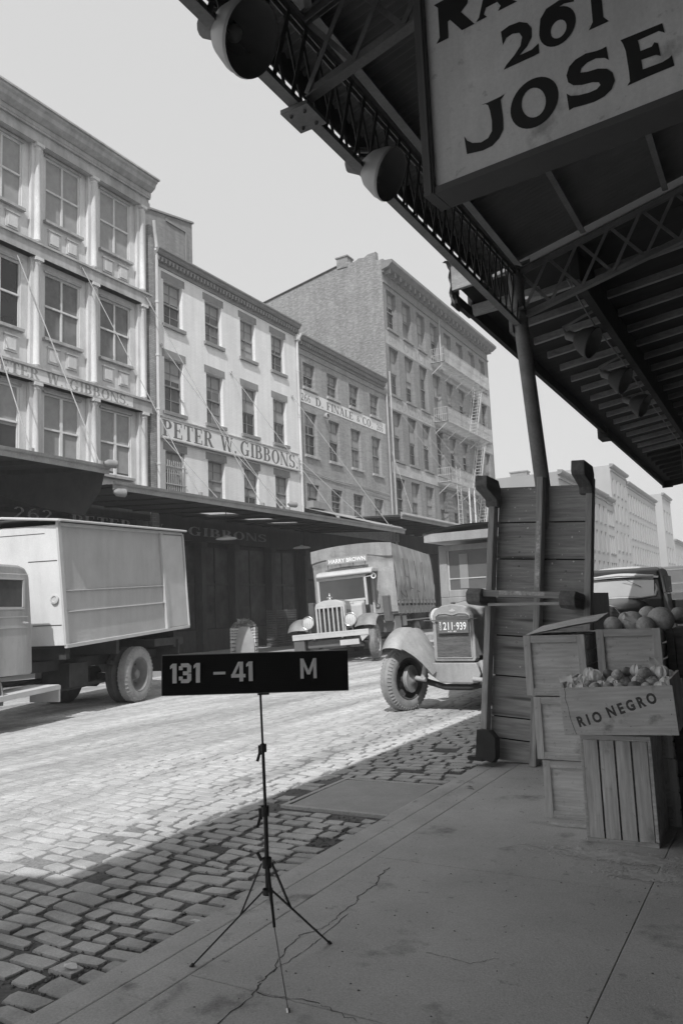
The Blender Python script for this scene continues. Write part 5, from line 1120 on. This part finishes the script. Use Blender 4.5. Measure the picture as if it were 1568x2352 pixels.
# local: x right, y rear, z up, origin between the front wheels
m_tarp = M('canvas', .34, .95, .16, 1.2, fine=.1, fscale=30, bump=.03, bscale=3, grime=.22); m_tk = M('truck_paint', .27, .4, .15, 2, spec=.5, fine=.1, grime=.2); m_tkd = M('truck_paint_dark', .12, .4, .15, 3, spec=.5); m_bright = M('bright_paint', .55, .35, .12, 3, spec=.5, fine=.08)
r = random.Random(2)
def tarp(u, v):       # u around the section (left bottom, up, over, down right), v along
    y = 1.85 + 6.5*v; xs = [-1.2,-1.23,-1.21,-1.16,.2,1.56,1.61,1.64,1.6]; zs = [1.45,2.3,3.3,3.7,3.78,3.7,3.3,2.4,1.76]
    k = u*8; i = min(7, int(k)); t_2 = k-i; x = xs[i]*(1-t_2)+xs[i+1]*t_2; z = zs[i]*(1-t_2)+zs[i+1]*t_2
    wob = .05*math.sin(v*9*math.pi)*(1 if abs(x-.2) > 1.2 else .3)*math.sin(math.pi*min(1,(z-1.4)/2)) + .02*math.sin(v*31+z*5)
    if abs(x-.2) > 1.2: x += math.copysign(wob, x)
    else: z += .5*wob
    return (x, y, z - .05*v)
mb = MB(); mb.grid(tarp, 48, 60)
def front(u, v):
    x = -1.42 + 2.84*u; top = 3.78 - .1*(abs(x)/1.42)**2.2; z = 1.4 + (top-1.4)*v; return (x+.2, 1.85 - .05*math.sin(v*3.1)*math.sin(u*3.1) + .02*math.sin(u*17+v*6)*(1-v) - .06*(1 if v > .78 else 0), z)
mb.grid(front, 30, 24); mb.build('canvas_cover', m_tarp, K, smooth=True)
mb = MB(); mb.grid(lambda u, v: (-1.23+2.86*u, 1.74, 3.785-.1*(abs(-1.43+2.86*u)/1.43)**2.2 - .42*v + .03*math.sin(u*12)*v), 24, 3); mb.grid(lambda u, v: (-1.23+2.86*u, 1.765, 3.785-.1*(abs(-1.43+2.86*u)/1.43)**2.2 - .42*v + .03*math.sin(u*12)*v), 24, 3); mb.build('canvas_flap', m_tarp, K, smooth=True)
mb = MB()
for y, a in ((2.9,.1),(3.6,-.08),(4.7,.06),(6.0,-.1)): mb.tube([(1.7,y,3.2),(1.73,y+a,2.6),(1.71,y-a*.5,2.1),(1.71,y+a,1.85)], .018, 6)
for y, z in ((3.6,2.2),(4.7,2.1),(3.0,2.6)): mb.tube([(1.72,y,z),(1.75,y+.25,z-.05)], .015, 5)
mb.tube([(1.62,1.9,2.4),(1.67,2.4,2.0),(1.67,3.0,1.85)], .015, 5); mb.build('rope', M('rope_dark', .12, .9), K)
mb = MB(); mb.box(-1.3,1.62,1.9,8.3,1.32,1.42); mb.box(1.58,1.64,2.0,8.3,1.66,1.74); mb.box(1.57,1.6,2.0,8.3,1.42,1.58); mb.box(-1.4,1.4,1.9,8.2,1.05,1.1)
mb.build('bed', m_tk, K, bevel=.006)
mb = MB(); y = 2.1
while y < 8.2: mb.box(1.642,1.675,y,y+.07,1.3,1.8); y += .62
mb.build('stake', m_tkd, K)
mb = MB(); mb.box(1.0,1.42,2.05,2.9,.75,1.25); mb.box(1.05,1.44,3.05,3.7,.9,1.25); mb.build('tool_box', m_tk, K, bevel=.01)
mb = MB(); mb.box(1.2,1.4,1.5,2.0,1.1,1.95); mb.box(-1.4,-1.2,1.5,2.0,1.1,1.95); mb.build('side_tank', m_tkd, K, bevel=.02)
mb = MB()
for x in (-.45,.45): mb.box(x-.05,x+.05,-.7,8.2,.7,.9)
mb.box(-.9,.9,-.05,.05,.42,.54); mb.box(-1.1,1.1,5.9,6.05,.45,.6); mb.box(-.9,.9,1.2,7.6,.6,1.05); mb.build('chassis', m_under2, K)
# cab: roof, posts, windscreen, cowl
mb = MB(); mb.prism([(.98,2.64),(.93,2.70),(1.0,2.80),(1.25,2.86),(1.9,2.86),(1.9,2.74),(1.06,2.70)], lambda u,v,d: (d,u,v+.05), -.84, 1.08); mb.build('cab_roof', m_bright, K, bevel=.03)
mb = MB(); mb.grid(lambda u, v: (.62+.5*u, 1.0+.35*v, 2.76+.13*math.sin(math.pi*u)-.1*u), 10, 3); mb.grid(lambda u, v: (.62+.5*u, 1.0+.35*v, 2.75+.13*math.sin(math.pi*u)-.1*u), 10, 3); mb.build('roof_visor', m_tk, K, smooth=True)
mb = MB(); mb.box(-.86,-.78,1.05,1.12,1.7,2.7); mb.box(.76,.84,1.05,1.12,1.7,2.7); mb.box(-.78,.76,1.06,1.11,2.6,2.7); mb.box(-.78,.76,1.06,1.11,1.86,1.93); mb.box(.8,.88,1.75,1.9,1.3,2.74); mb.box(-.98,-.9,1.75,1.9,1.3,2.74); mb.build('cab_post', m_bright, K, bevel=.006)
MB().box(-.78,.76,1.075,1.085,1.93,2.6).build('windscreen', M('windscreen_glass', .07, .1, .2, 1, spec=.6), K)
mb = MB(); mb.box(-.9,.88,1.84,1.9,1.2,2.72); mb.box(-.88,.84,1.3,1.84,1.2,1.35); mb.build('cab_back', m_under2, K)
mb = MB(); mb.prism([(.62,1.2),(1.1,1.2),(1.1,1.86),(.75,1.8),(.62,1.74)], lambda u,v,d: (d,u,v), -.86, .74); mb.build('cowl', m_bright, K, bevel=.05)
mb = MB(); mb.prism([(-.42,1.72),(-.36,1.86),(-.15,1.93),(.12,1.93),(.33,1.86),(.38,1.72),(.38,1.0),(-.42,1.0)], lambda u,v,d: (u,-.12+.0*d+d,v-.0), 0, .78); mb.build('hood', m_tk, K, bevel=.02)
mb = MB()
for i in range(14): mb.box(.381,.39,.02+i*.04,.035+i*.04,1.15,1.6)
mb.build('louvres', m_tkd, K)
mb = MB(); mb.tube([(.3,.62,1.88),(.45,.64,1.84),(.5,.66,1.6),(.52,.68,1.25)], .016, 6); mb.build('hood_strap', m_bright, K, smooth=True)
mb = MB(); mb.box(-.5,-.44,-.34,-.14,.9,1.74); mb.box(.4,.46,-.34,-.14,.9,1.74); mb.box(-.44,.4,-.34,-.14,.84,.93); mb.box(-.44,.4,-.34,-.14,1.68,1.74); mb.prism([(-.5,1.74),(-.46,1.84),(-.2,1.92),(.16,1.92),(.42,1.84),(.46,1.74)], lambda u,v,d: (u,d,v), -.33, -.12); mb.build('radiator_shell', m_bright, K, bevel=.012)
MB().box(-.44,.4,-.24,-.2,.93,1.68).build('radiator_core', m_under2, K)
mb = MB()
for i in range(6): x = -.36 + i*.144 - .02; mb.box(x,x+.045,-.35,-.325,.93,1.68)
mb.build('radiator_bar', m_bright, K, bevel=.004)
mb = MB(); mb.lathe([(0,.05),(.03,.06),(.06,.03),(.1,.025),(.13,.035),(.16,.02),(.19,.03),(.22,.01)], (-.02,-.24,1.92), (0,0,1), 12); mb.box(-.11,.07,-.25,-.22,1.99,2.02); mb.build('radiator_mascot', m_chrome2, K, smooth=True)
for x in (-.72,.66):
    L_ = MB(); L_.lathe([(0,.19),(-.015,.195),(-.03,.185),(.08,.16),(.2,.1),(.24,.02)], (x,-.45,1.28), (0,1,0), 24); L_.tube([(x,-.36,1.1),(x,-.3,.9)], .025, 8); h = L_.build('headlight', m_bright, K, smooth=True)
    MB().lathe([(-.04,.001),(-.034,.09),(-.01,.175)], (x,-.45,1.28), (0,1,0), 20).build('lens', m_lens, h, smooth=True)
    g_ = MB()
    for q in range(5): dx = (-.14+.07*q); hh_ = math.sqrt(.19**2-dx**2); g_.tube([(x+dx,-.49,1.28-hh_),(x+dx,-.53,1.28),(x+dx,-.49,1.28+hh_)], .006, 5)
    g_.tube([(x+.2*math.cos(a),-.49,1.28+.2*math.sin(a)) for a in [i*math.pi/10 for i in range(20)]], .008, 5, closed=True); g_.build('guard', m_chrome2, h)
mb = MB(); mb.box(-1.16,1.28,-.78,-.72,.78,.95); mb.box(-1.12,1.24,-.785,-.78,.9,.93); mb.prism([(1.28,.95),(1.28,.78),(1.05,.6),(1.0,.78)], lambda u,v,d: (u,d,v), -.76, -.7)
mb.box(-.5,-.44,-.72,-.3,.75,.85); mb.box(.4,.46,-.72,-.3,.75,.85); mb.build('bumper', m_bright, K, bevel=.008)
mb = MB(); mb.box(-1.15,-.8,-.74,-.6,.3,.78); mb.box(-.75,.95,-.6,-.5,.5,.72); mb.build('apron', m_tkd, K, bevel=.02)
MB().box(.35,.95,-.74,-.73,.52,.68).build('number_plate', m_bright, K, bevel=.003)
wheel(K, (1.24,0,.56), .56, .25, 1, .1, lugs=36, rim=M('spoke_rim', .4, .5, .5, 12), dish=.55, rimr=.6); wheel(K, (-1.12,0,.52), .52, .24, -1, .06); wheel(K, (1.2,6.0,.52), .52, .26, 1); wheel(K, (-1.12,6.0,.52), .52, .26, -1)
fender(K, (1.22,.05,.72), .7, 5, 150, -.45, .22, m_tk, skirt=.14); fender(K, (-1.2,.05,.72), .7, 5, 150, -.22, .45, m_tk, skirt=.14)
for x in (1.25,): MB().tube([(.76,1.08,2.6),(1.1,1.0,2.62)], .012, 6).lathe([(0,.085),(.02,.09),(.03,.05)], (1.12,.98,2.6), (0,1,0), 16).build('mirror', m_lens, K, smooth=True)
NB = thing('name_board', 'small light name board on a rack above the cab of the canvas covered truck', 'sign', (0,0,0)); NB.parent = None
for k_ in ('category', 'label'): del NB[k_]
NB.name = 'cab_sign_rack'; NB.parent = K
mb = MB(); mb.box(-.58,.82,1.5,1.53,3.15,3.38); mb.box(-.58,.82,1.497,1.5,3.36,3.38); mb.build('board', M('board_grey', .36, .7, .1), NB)
mb = MB(); mb.box(-.6,.75,1.3,1.33,2.94,2.97); mb.box(-.6,.75,1.6,1.63,2.94,2.97)
for x in (-.6,-.15,.3,.72): mb.box(x,x+.03,1.3,1.63,2.94,2.97); mb.box(x,x+.02,1.56,1.58,2.86,3.2)
mb.build('rack', m_tkd, NB)
mb = MB(); put_sans(mb, "HARRY BROWN", lambda u,v,d: (-.52+u, 1.494, 3.185+v), .14, 1.28, .02); mb.build('lettering', m_white, NB, clean=False)

# ===== old truck seen from the front, half hidden by the cart
Q = thing('front_facing_truck', 'light grey old truck facing the camera, half hidden behind the upright cart', 'truck', (-4.38,11.0,0), math.radians(-1))
m_q = M('pale_truck_paint', .38, .5, .12, 2, fine=.1, fscale=40, spec=.4, grime=.22, bump=.006, bscale=3); m_qd = M('pale_truck_darker', .3, .6, .1, 3)  # second tone, slightly darker than the main paint
wq = wheel(Q, (-.88,.02,.475), .48, .22, 1, math.radians(-15), mt=M('tyre_dusty', .3), lugs=52, dish=.6, bolts=5, rim=M('dusty_rim', .1, .7, .3, 9), rimr=.66)
wheel(Q, (.86,.02,.475), .475, .2, 1, math.radians(-9), mt=m_tyre); wheel(Q, (-.85,3.9,.475), .475, .2, -1); wheel(Q, (.85,3.9,.475), .475, .2, 1)
MB().lathe([(.0,.19),(.06,.21),(.07,.205),(.07,.1),(.1,.06),(.14,.05)], (-.82,.02,.475), (1,0,0), 24).build('brake_drum', m_q, Q, smooth=True)
mb = MB(); mb.tube([(-.7,.02,.5),(-.45,.02,.42),(-.2,0,.36),(.2,0,.36),(.45,.02,.42),(.7,.02,.5)], .045, 10); mb.build('front_axle', m_under2, Q, smooth=True)
mb = MB(); mb.tube([(-.62,-.12,.5),(-.45,-.14,.48)], .035, 10); mb.tube([(-.45,-.1,.75),(-.5,-.13,.5)], .04, 8); mb.tube([(.3,-.14,.49),(.6,-.14,.47)], .035, 10); mb.tube([(.42,-.1,.75),(.5,-.13,.5)], .04, 8); mb.build('spring_shackle', m_q, Q, smooth=True)
mb = MB(); mb.prism([(-.34,.72),(.34,.72),(.4,.56),(.36,.43),(-.22,.43),(-.42,.56),(-.5,.72)], lambda u,v,d: (u,d,v), -.1, .35); mb.build('apron', m_q, Q, bevel=.015)
mb = MB(); rs_ = [(-.33,.78),(-.31,.74),(.31,.74),(.33,.78),(.33,1.42),(.29,1.5),(.18,1.56),(0,1.585),(-.18,1.56),(-.29,1.5),(-.33,1.42)]
mb.prism(rs_, lambda u,v,d: (u,d,v), -.06, .1); mb.build('radiator_shell', m_q, Q, bevel=.015)
mb = MB(); mb.box(-.27,.27,-.068,-.061,.8,1.41); mb.build('radiator_grille', M('radiator_core', .13, .6, .3, 6, fine=.3, fscale=14, stretch=(1,1,6)), Q)
mb = MB(); fr = .285
for q in ((-.285,.79,-.27,1.42),(.27,.79,.285,1.42),(-.285,.785,.285,.8)): mb.box(q[0],q[2],-.075,-.06,q[1],q[3])
mb.tube([(-.28,-.068,1.40),(-.22,-.068,1.44),(-.1,-.068,1.445),(0,-.068,1.42),(.1,-.068,1.445),(.22,-.068,1.44),(.28,-.068,1.40)], .009, 6); mb.build('grille_frame', m_q, Q, bevel=.003)
MB().prism([(-.05,1.49),(-.02,1.5),(0,1.515),(.02,1.5),(.05,1.49),(.045,1.475),(0,1.468),(-.045,1.475)], lambda u,v,d: (u,d,v), -.067, -.06).build('badge', m_bright, Q)
mb = MB(); mb.box(-.22,.26,-.11,-.104,1.155,1.345); mb.box(-.22,.26,-.113,-.104,1.155,1.163); pq = mb.build('number_plate', M('plate_grey', .15, .6, .1), Q, bevel=.002)
mb = MB(); fq = lambda x0, z0: (lambda u,v,d: (x0+u, -.1145, z0+v)); put_sans(mb, '211', fq(-.135,1.205), .115, .15, .015); put_sans(mb, '939', fq(.075,1.2), .115, .155, .015); mb.box(.04,.055,-.1145,-.113,1.255,1.27)
put_sans(mb, 'NY 40', fq(-.06,1.17), .022, .13, .01)
put_sans(mb, 'COM', (lambda u,v,d: (-.165-v, -.1145, 1.2+u)), .03, .125, .01); mb.build('plate_characters', m_white, pq, clean=False)
mb = MB(); mb.tube([(-.46,-.09,1.35),(-.2,-.1,1.345),(.4,-.09,1.36)], .008, 6); mb.build('tie_bar', m_tkd, Q)
mb = MB(); mb.prism([(-.31,1.4),(-.28,1.49),(-.17,1.55),(0,1.575),(.17,1.55),(.28,1.49),(.31,1.4),(.31,.8),(-.31,.8)], lambda u,v,d: (u*(1+.35*d),.1+d*1.15,v+.1*d*(1 if v > 1 else 0)), 0, .95); mb.build('hood', m_q, Q, bevel=.015)
mb = MB(); mb.lathe([(0,.03),(.02,.04),(.03,.01)], (0,.0,1.585), (0,0,1), 12); mb.beam((.02,.1,1.6),(.3,.9,1.74),.006,.006); mb.build('filler_cap', m_tkd, Q)
# headlamp behind the shell, left of it
h = MB().lathe([(0,.13),(-.012,.135),(.01,.13),(.12,.1),(.17,.03)], (-.40,.3,1.42), (0,1,0), 24).tube([(-.38,.34,1.3),(-.34,.35,1.0)], .02, 8).build('headlight', m_bright, Q, smooth=True)
MB().lathe([(-.02,.001),(-.008,.115)], (-.40,.3,1.42), (0,1,0), 20).build('lens', m_lens, h, smooth=True)
# fenders with valance running to the frame
fender(Q, (-.86,.1,.6), .66, 5, 146, -.2, .16, m_q, skirt=.13); fender(Q, (.86,.05,.475), .62, -8, 172, -.16, .2, m_q, skirt=.13)
for s_q in (-1,):
    mb = MB()
    def val(u, v, s_q=s_q):
        a = math.radians(146 - 130*u); yo, zo = .1+.64*math.cos(a), .6+.645*math.sin(a); yi, zi = -.02+.36*math.cos(a), .5 + .1*math.sin(a)
        return (s_q*(.70-.42*v), yo*(1-v)+yi*v*.8, (zo*(1-v)+zi*v) + .05*math.sin(v*3.14))
    mb.grid(val, 16, 6); mb.build('fender_valance', m_q, Q, smooth=True)
# cab
mb = MB(); mb.box(-.76,.76,1.3,2.5,.75,1.70); mb.box(-.76,-.61,1.3,1.42,1.70,2.52); mb.box(.61,.76,1.3,1.42,1.70,2.52); mb.box(-.76,.76,1.298,1.36,2.48,2.58); mb.box(-.61,.61,1.302,1.36,1.701,1.82); mb.build('cab', m_q, Q, bevel=.01)
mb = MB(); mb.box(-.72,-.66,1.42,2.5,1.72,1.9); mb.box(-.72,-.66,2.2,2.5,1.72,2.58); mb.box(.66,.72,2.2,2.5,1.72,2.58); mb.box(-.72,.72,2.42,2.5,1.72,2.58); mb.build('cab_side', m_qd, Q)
mb = MB(); mb.box(-.61,.61,1.33,1.338,1.82,2.48); mb.build('windscreen', M('screen_glass', .12, .12, .25, 1.5, spec=.6), Q); mb = MB(); mb.box(-.6,.6,1.318,1.33,2.0,2.017); mb.box(-.61,-.585,1.32,1.33,1.82,2.48); mb.box(.585,.61,1.32,1.33,1.82,2.48); mb.build('window_frame', m_bright, Q)
mb = MB(); mb.box(-.4,-.25,1.322,1.325,1.84,2.42); mb.build('sticker', m_qd, Q)
mb = MB(); mb.prism([(-.88,2.50),(.88,2.50),(.88,2.64),(-.88,2.64)], lambda u,v,d: (u,d,v+.13), 1.0, 1.06); mb.grid(lambda u, v: (-.9+1.8*u, .98+1.6*v, 2.775+.11*(1-(2*u-1)**2)+.0*v), 14, 4); mb.grid(lambda u, v: (-.9+1.8*u, .98+1.6*v, 2.755+.11*(1-(2*u-1)**2)), 14, 4); mb.box(-.88,.88,1.06,2.55,2.63,2.66)
mb.build('roof', m_q, Q, smooth=True)
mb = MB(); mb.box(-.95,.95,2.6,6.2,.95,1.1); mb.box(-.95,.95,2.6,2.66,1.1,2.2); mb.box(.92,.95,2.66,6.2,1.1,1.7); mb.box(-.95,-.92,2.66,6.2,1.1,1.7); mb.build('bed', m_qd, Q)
mb = MB(); mb.box(-.4,-.32,.1,6,.6,.75); mb.box(.32,.4,.1,6,.6,.75); mb.box(-.7,.7,1.2,4.5,.5,.8); mb.build('chassis', m_under2, Q)

# ===== dark delivery truck further along the kerb
D = thing('dark_truck', 'dark glossy streamlined truck with a wide windshield behind the melons', 'truck', (-3.42*1.25,18.2*1.25,-.02), math.radians(-1)); D.scale = (1.25,1.25,1.0)
m_dk = M('dark_gloss_paint', .015, .3, .2, 2, spec=.4, coat=.25); m_lt = M('sunlit_roof_tone', .5, .45, .08, 2, spec=.5, coat=.2)  # pale tone puts sun and sky glare into the dark roof's colour
def body(prof, x0, x1, mat, nm, tum=.12, bev=.06):
    mb = MB(); mb.prism(prof, lambda u,v,d: ((x0+x1)/2 + (d-(x0+x1)/2)*(1 - tum*max(0,(v-1.55)/.9)), u, v), x0, x1); return mb.build(nm, mat, D, bevel=bev)
body([(.75,.5),(2.4,.5),(2.4,2.3),(2.2,2.46),(1.7,2.5),(1.2,2.46),(1.02,2.36),(.82,1.7),(.75,1.6)], -.92, .95, m_dk, 'cab')
mb = MB(); mb.grid(lambda u, v: (-.62+1.3*u, (.98-.2*(1-v)) - .03*math.sin(u*3.14), 1.60+.4*v) if False else (-.7+1.45*u, .74+.13*v-.05*math.sin(u*3.14), 1.62+.46*v+.02*math.sin(u*3.14)), 12, 4); mb.build('windscreen', M('sky_glass', .4, .06, .1, 1, spec=1.0, coat=1), D, smooth=True)
mb = MB()
fr_ = [(-.74,.76,1.6),(-.1,.70,1.6),(.5,.72,1.6),(.76,.77,1.64),(.8,.86,1.8),(.76,.96,2.02),(.5,.95,2.1),(0,.93,2.11),(-.7,.96,2.08)]
mb.tube(fr_, .035, 8); mb.build('windscreen_frame', m_lt, D, smooth=True)
mb = MB(); mb.grid(lambda u, v: (-.84+1.68*u, .9+1.3*v - .04*math.sin(u*3.14)*(1-v), 2.14 + .34*math.sin(min(1,v*2.2)*1.57)*(1-.2*(2*u-1)**4) + .05*math.sin(u*3.14)), 20, 16); mb.build('roof', m_lt, D, smooth=True)
mb = MB(); mb.grid(lambda u, v: (-.86+1.6*u, .86+.06*v, 2.10+.06*v), 10, 2); mb.tube([(-.8,.84,2.2),(0,.79,2.25),(.75,.86,2.2)], .035, 8); mb.build('visor', m_lt, D, smooth=True)
mb = MB(); mb.beam((.1,.72,2.16),(.48,.76,1.9),.012,.012); mb.build('wiper', m_black, D)
mb = MB()
def hood(u, v):
    y = -.75 + 1.55*v; w_ = .3 + .42*v; a = math.pi*u; zt = 1.42 + .2*v; return (-w_*math.cos(a)*(1 if True else 1), y - .1*(1-v)*math.sin(a), .75 + (zt-.75)*math.sin(a)**.45)
mb.grid(hood, 24, 10); mb.build('hood', m_dk, D, smooth=True)
mb = MB(); mb.lathe([(0,.001),(-.05,.2),(0,.3)], (0,-.72,1.0), (0,1,0), 20); mb.build('nose', m_dk, D, smooth=True)
mb = MB(); mb.tube([(-.28,-.8,.7),(-.28,-.83,1.2),(-.18,-.84,1.38),(0,-.84,1.43),(.18,-.84,1.38),(.28,-.83,1.2),(.28,-.8,.7)], .014, 8); mb.build('grille_frame', m_chrome2, D, smooth=True)
mb = MB(); 
for i in range(18): mb.box(-.26,.26,-.86+.0*i,-.82,.72+.037*i,.735+.037*i)
mb.build('grille', m_tkd, D)
for x in (-.75,.8):
    fender(D, (x,-.2,.48), .6, 0, 180, -.2, .2, m_dk, skirt=.14); wheel(D, (x,-.2,.46), .46, .2, 1 if x > 0 else -1)
    wheel(D, (x,2.9,.46), .46, .2, 1 if x > 0 else -1)
mb = MB(); mb.box(.955,.962,1.05,2.0,1.72,2.2); mb.build('window', m_glass, D)
mb = MB(); mb.tube([(.97,1.0,1.68),(.99,1.5,1.7),(.99,2.1,1.66)], .014, 6); mb.tube([(.95,.85,1.7),(1.12,.78,1.78)], .012, 6); mb.lathe([(0,.07),(.02,.07)], (1.14,.78,1.8), (0,1,0), 14); mb.build('side_mirror', m_chrome2, D, smooth=True)
mb = MB(); mb.box(-.9,.95,2.4,5.2,.6,1.5); mb.box(-.9,.95,2.4,5.2,.5,.6); mb.build('body', m_dk, D, bevel=.08)
D2 = thing('parked_car', 'tall dark vehicle parked behind the dark streamlined truck at the right edge', 'car', (-3.0*1.3,25.4*1.3,0), 0); D2.scale = (1.25,)*3
mb = MB(); mb.prism([(0,.5),(4.5,.5),(4.5,1.9),(4.2,2.2),(1.3,2.25),(1.05,2.2),(.9,1.65),(0,1.45)], lambda u,v,d: (d,u,v), -.9, .9); mb.build('body', M('car_grey_paint', .12, .35, .15, 2, spec=.5), D2, bevel=.08)
mb = MB(); mb.add([(-.75,.93,1.68),(.75,.93,1.68),(.7,1.08,2.1),(-.7,1.08,2.1)], [(0,1,2,3)]); mb.box(.905,.91,1.3,2.6,1.68,2.08); mb.build('window', m_glass, D2)
mb = MB(); mb.tube([(-.78,.9,1.66),(.78,.9,1.66),(.73,1.04,2.12),(-.73,1.04,2.12)], .03, 6, closed=True); mb.build('window_frame', m_tk, D2, smooth=True)
for x in (-.75,.75):
    wheel(D2, (x,.3,.45), .45, .18, 1 if x > 0 else -1); wheel(D2, (x,3.6,.45), .45, .18, 1 if x > 0 else -1); fender(D2, (x,.3,.45), .58, 0, 180, -.18, .18, m_tk)
    h = MB().lathe([(0,.12),(.02,.12),(.16,.05)], (x*.8,-.25,1.05), (0,1,0), 16).build('headlight', m_bright, D2, smooth=True)
for i, (x, y) in enumerate([(-4.0,41),(-4.0,48)]):
    c = thing('parked_car', ['dark sedan parked third along the near kerb, mostly hidden', 'sedan parked farthest along the near kerb, mostly hidden'][i], 'car', (x,y,0), 0)
    MB().prism([(0,.5),(4.4,.5),(4.4,1.2),(3.8,1.75),(1.6,1.78),(1.2,1.25),(0,1.15)], lambda u,v,d: (d,u,v), -.85, .85).build('body', m_dk, c, bevel=.08)
    for xx in (-.7,.7):
        for yy in (.6,3.6): wheel(c, (xx,yy,.4), .4, .16, 1 if xx > 0 else -1)

# ---------------------------------------------------------------- produce by the shop across the street
m_fc = wood('far_crate_wood', .6, 'x', var=.15)
def slat_crate(label, x, y, z, rz, w_, d_, h_):
    t = thing('produce_crate', label, 'crate', (x,y,z), rz, 'crates on the far sidewalk'); mb = MB()
    for i in range(4): zz = i*h_/4+.01; mb.box(0,w_,0,.015,zz,zz+h_/4-.03); mb.box(0,w_,d_-.015,d_,zz,zz+h_/4-.03); mb.box(0,.015,.016,d_-.016,zz,zz+h_/4-.03); mb.box(w_-.015,w_,.016,d_-.016,zz,zz+h_/4-.03)
    mb.build('slats', m_fc, t); mb = MB()
    for xx in (.016,w_-.05): mb.box(xx,xx+.035,.016,.05,0,h_); mb.box(xx,xx+.035,d_-.05,d_-.016,0,h_)
    mb.box(.02,w_-.02,.02,d_-.02,.02,.03); mb.build('post', m_fc, t)
    return t
CRX, CRY = -15.75, 20.9
slat_crate('lower slatted crate under the heap of leafy greens across the street', CRX-.5, CRY-.1, .25, math.radians(28), .85, .6, .5)
slat_crate('upper slatted crate filled with leafy greens across the street', CRX-.5, CRY-.1, .76, math.radians(28), .85, .6, .38)
r = random.Random(8); mb = MB()
for i in range(420):
    a = r.uniform(0,6.28); q = math.sqrt(r.random())*.46; x = CRX-.5+.26+q*math.cos(a); y = CRY+.34+q*.6*math.sin(a); z = 1.14+.24*(1-(q/.46)**2)+r.uniform(-.06,.05); s = r.uniform(.04,.09)
    u_ = Vector((r.uniform(-1,1),r.uniform(-1,1),r.uniform(-.3,1))).normalized(); v_ = u_.cross(Vector((r.uniform(-1,1),r.uniform(-1,1),.3))).normalized(); p = Vector((x,y,z))
    mb.add([p-u_*s, p+v_*s*.6+u_*.2*s, p+u_*s*1.1, p-v_*s*.6+u_*.2*s], [(0,1,2),(0,2,3)])
tag(mb.build('leafy_greens', M('leaf', .34, .7, .5, 20), clean=False), 'heap of leafy greens piled on the upper crate across the street', 'vegetables')
mb = MB(); sk_ = lambda o: (lambda u, v: ((u-.5)*.62*(.35+.65*math.sin(min(1.57, 1.9*(1-v)+.25))), -.03-.07*math.sin(v*2.6)*math.sin(u*3.14)+o, .92*v)); mb.grid(sk_(0), 10, 12); mb.grid(sk_(.006), 10, 12)
o = mb.build('sacking', M('sack_cloth', .36, .9, .12, 4), None, (CRX+.0, CRY+.05, .25), (0,0,math.radians(28)), smooth=True); tag(o, 'pale sacking cloth hanging in front of the crates across the street', 'cloth')
for i in range(4):
    for j in range(2):
        t = slat_crate(['%s crate of the dim stack by the shop left of the canvas truck' % a for a in ('bottom left','bottom right','second row left','second row right','third row left','third row right','top left','top right')][i*2+j], -17.6+.0*i, 25.5+.75*j, .25+.37*i, math.radians(90), .7, .5, .35)
        for c in bpy.data.objects:
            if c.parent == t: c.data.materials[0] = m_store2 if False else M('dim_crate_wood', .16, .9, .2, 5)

# ---------------------------------------------------------------- air
mb = MB(); mb.box(-505, 505, -305, 1505, -1.2, 24.5)
hz = mb.build('haze', bpy.data.materials.new('haze_air'), clean=True); tag(hz, 'thin smoky haze in the street air', kind='stuff')
hm = hz.data.materials[0]; hm.use_nodes = True; hn = hm.node_tree; hn.nodes.clear()
pv = hn.nodes.new('ShaderNodeVolumePrincipled'); pv.inputs['Color'].default_value = (.95,.95,.95,1); pv.inputs['Density'].default_value = .0014; pv.inputs['Anisotropy'].default_value = 0
ho = hn.nodes.new('ShaderNodeOutputMaterial'); hn.links.new(pv.outputs[0], ho.inputs['Volume'])
SC.cycles.volume_bounces = 1
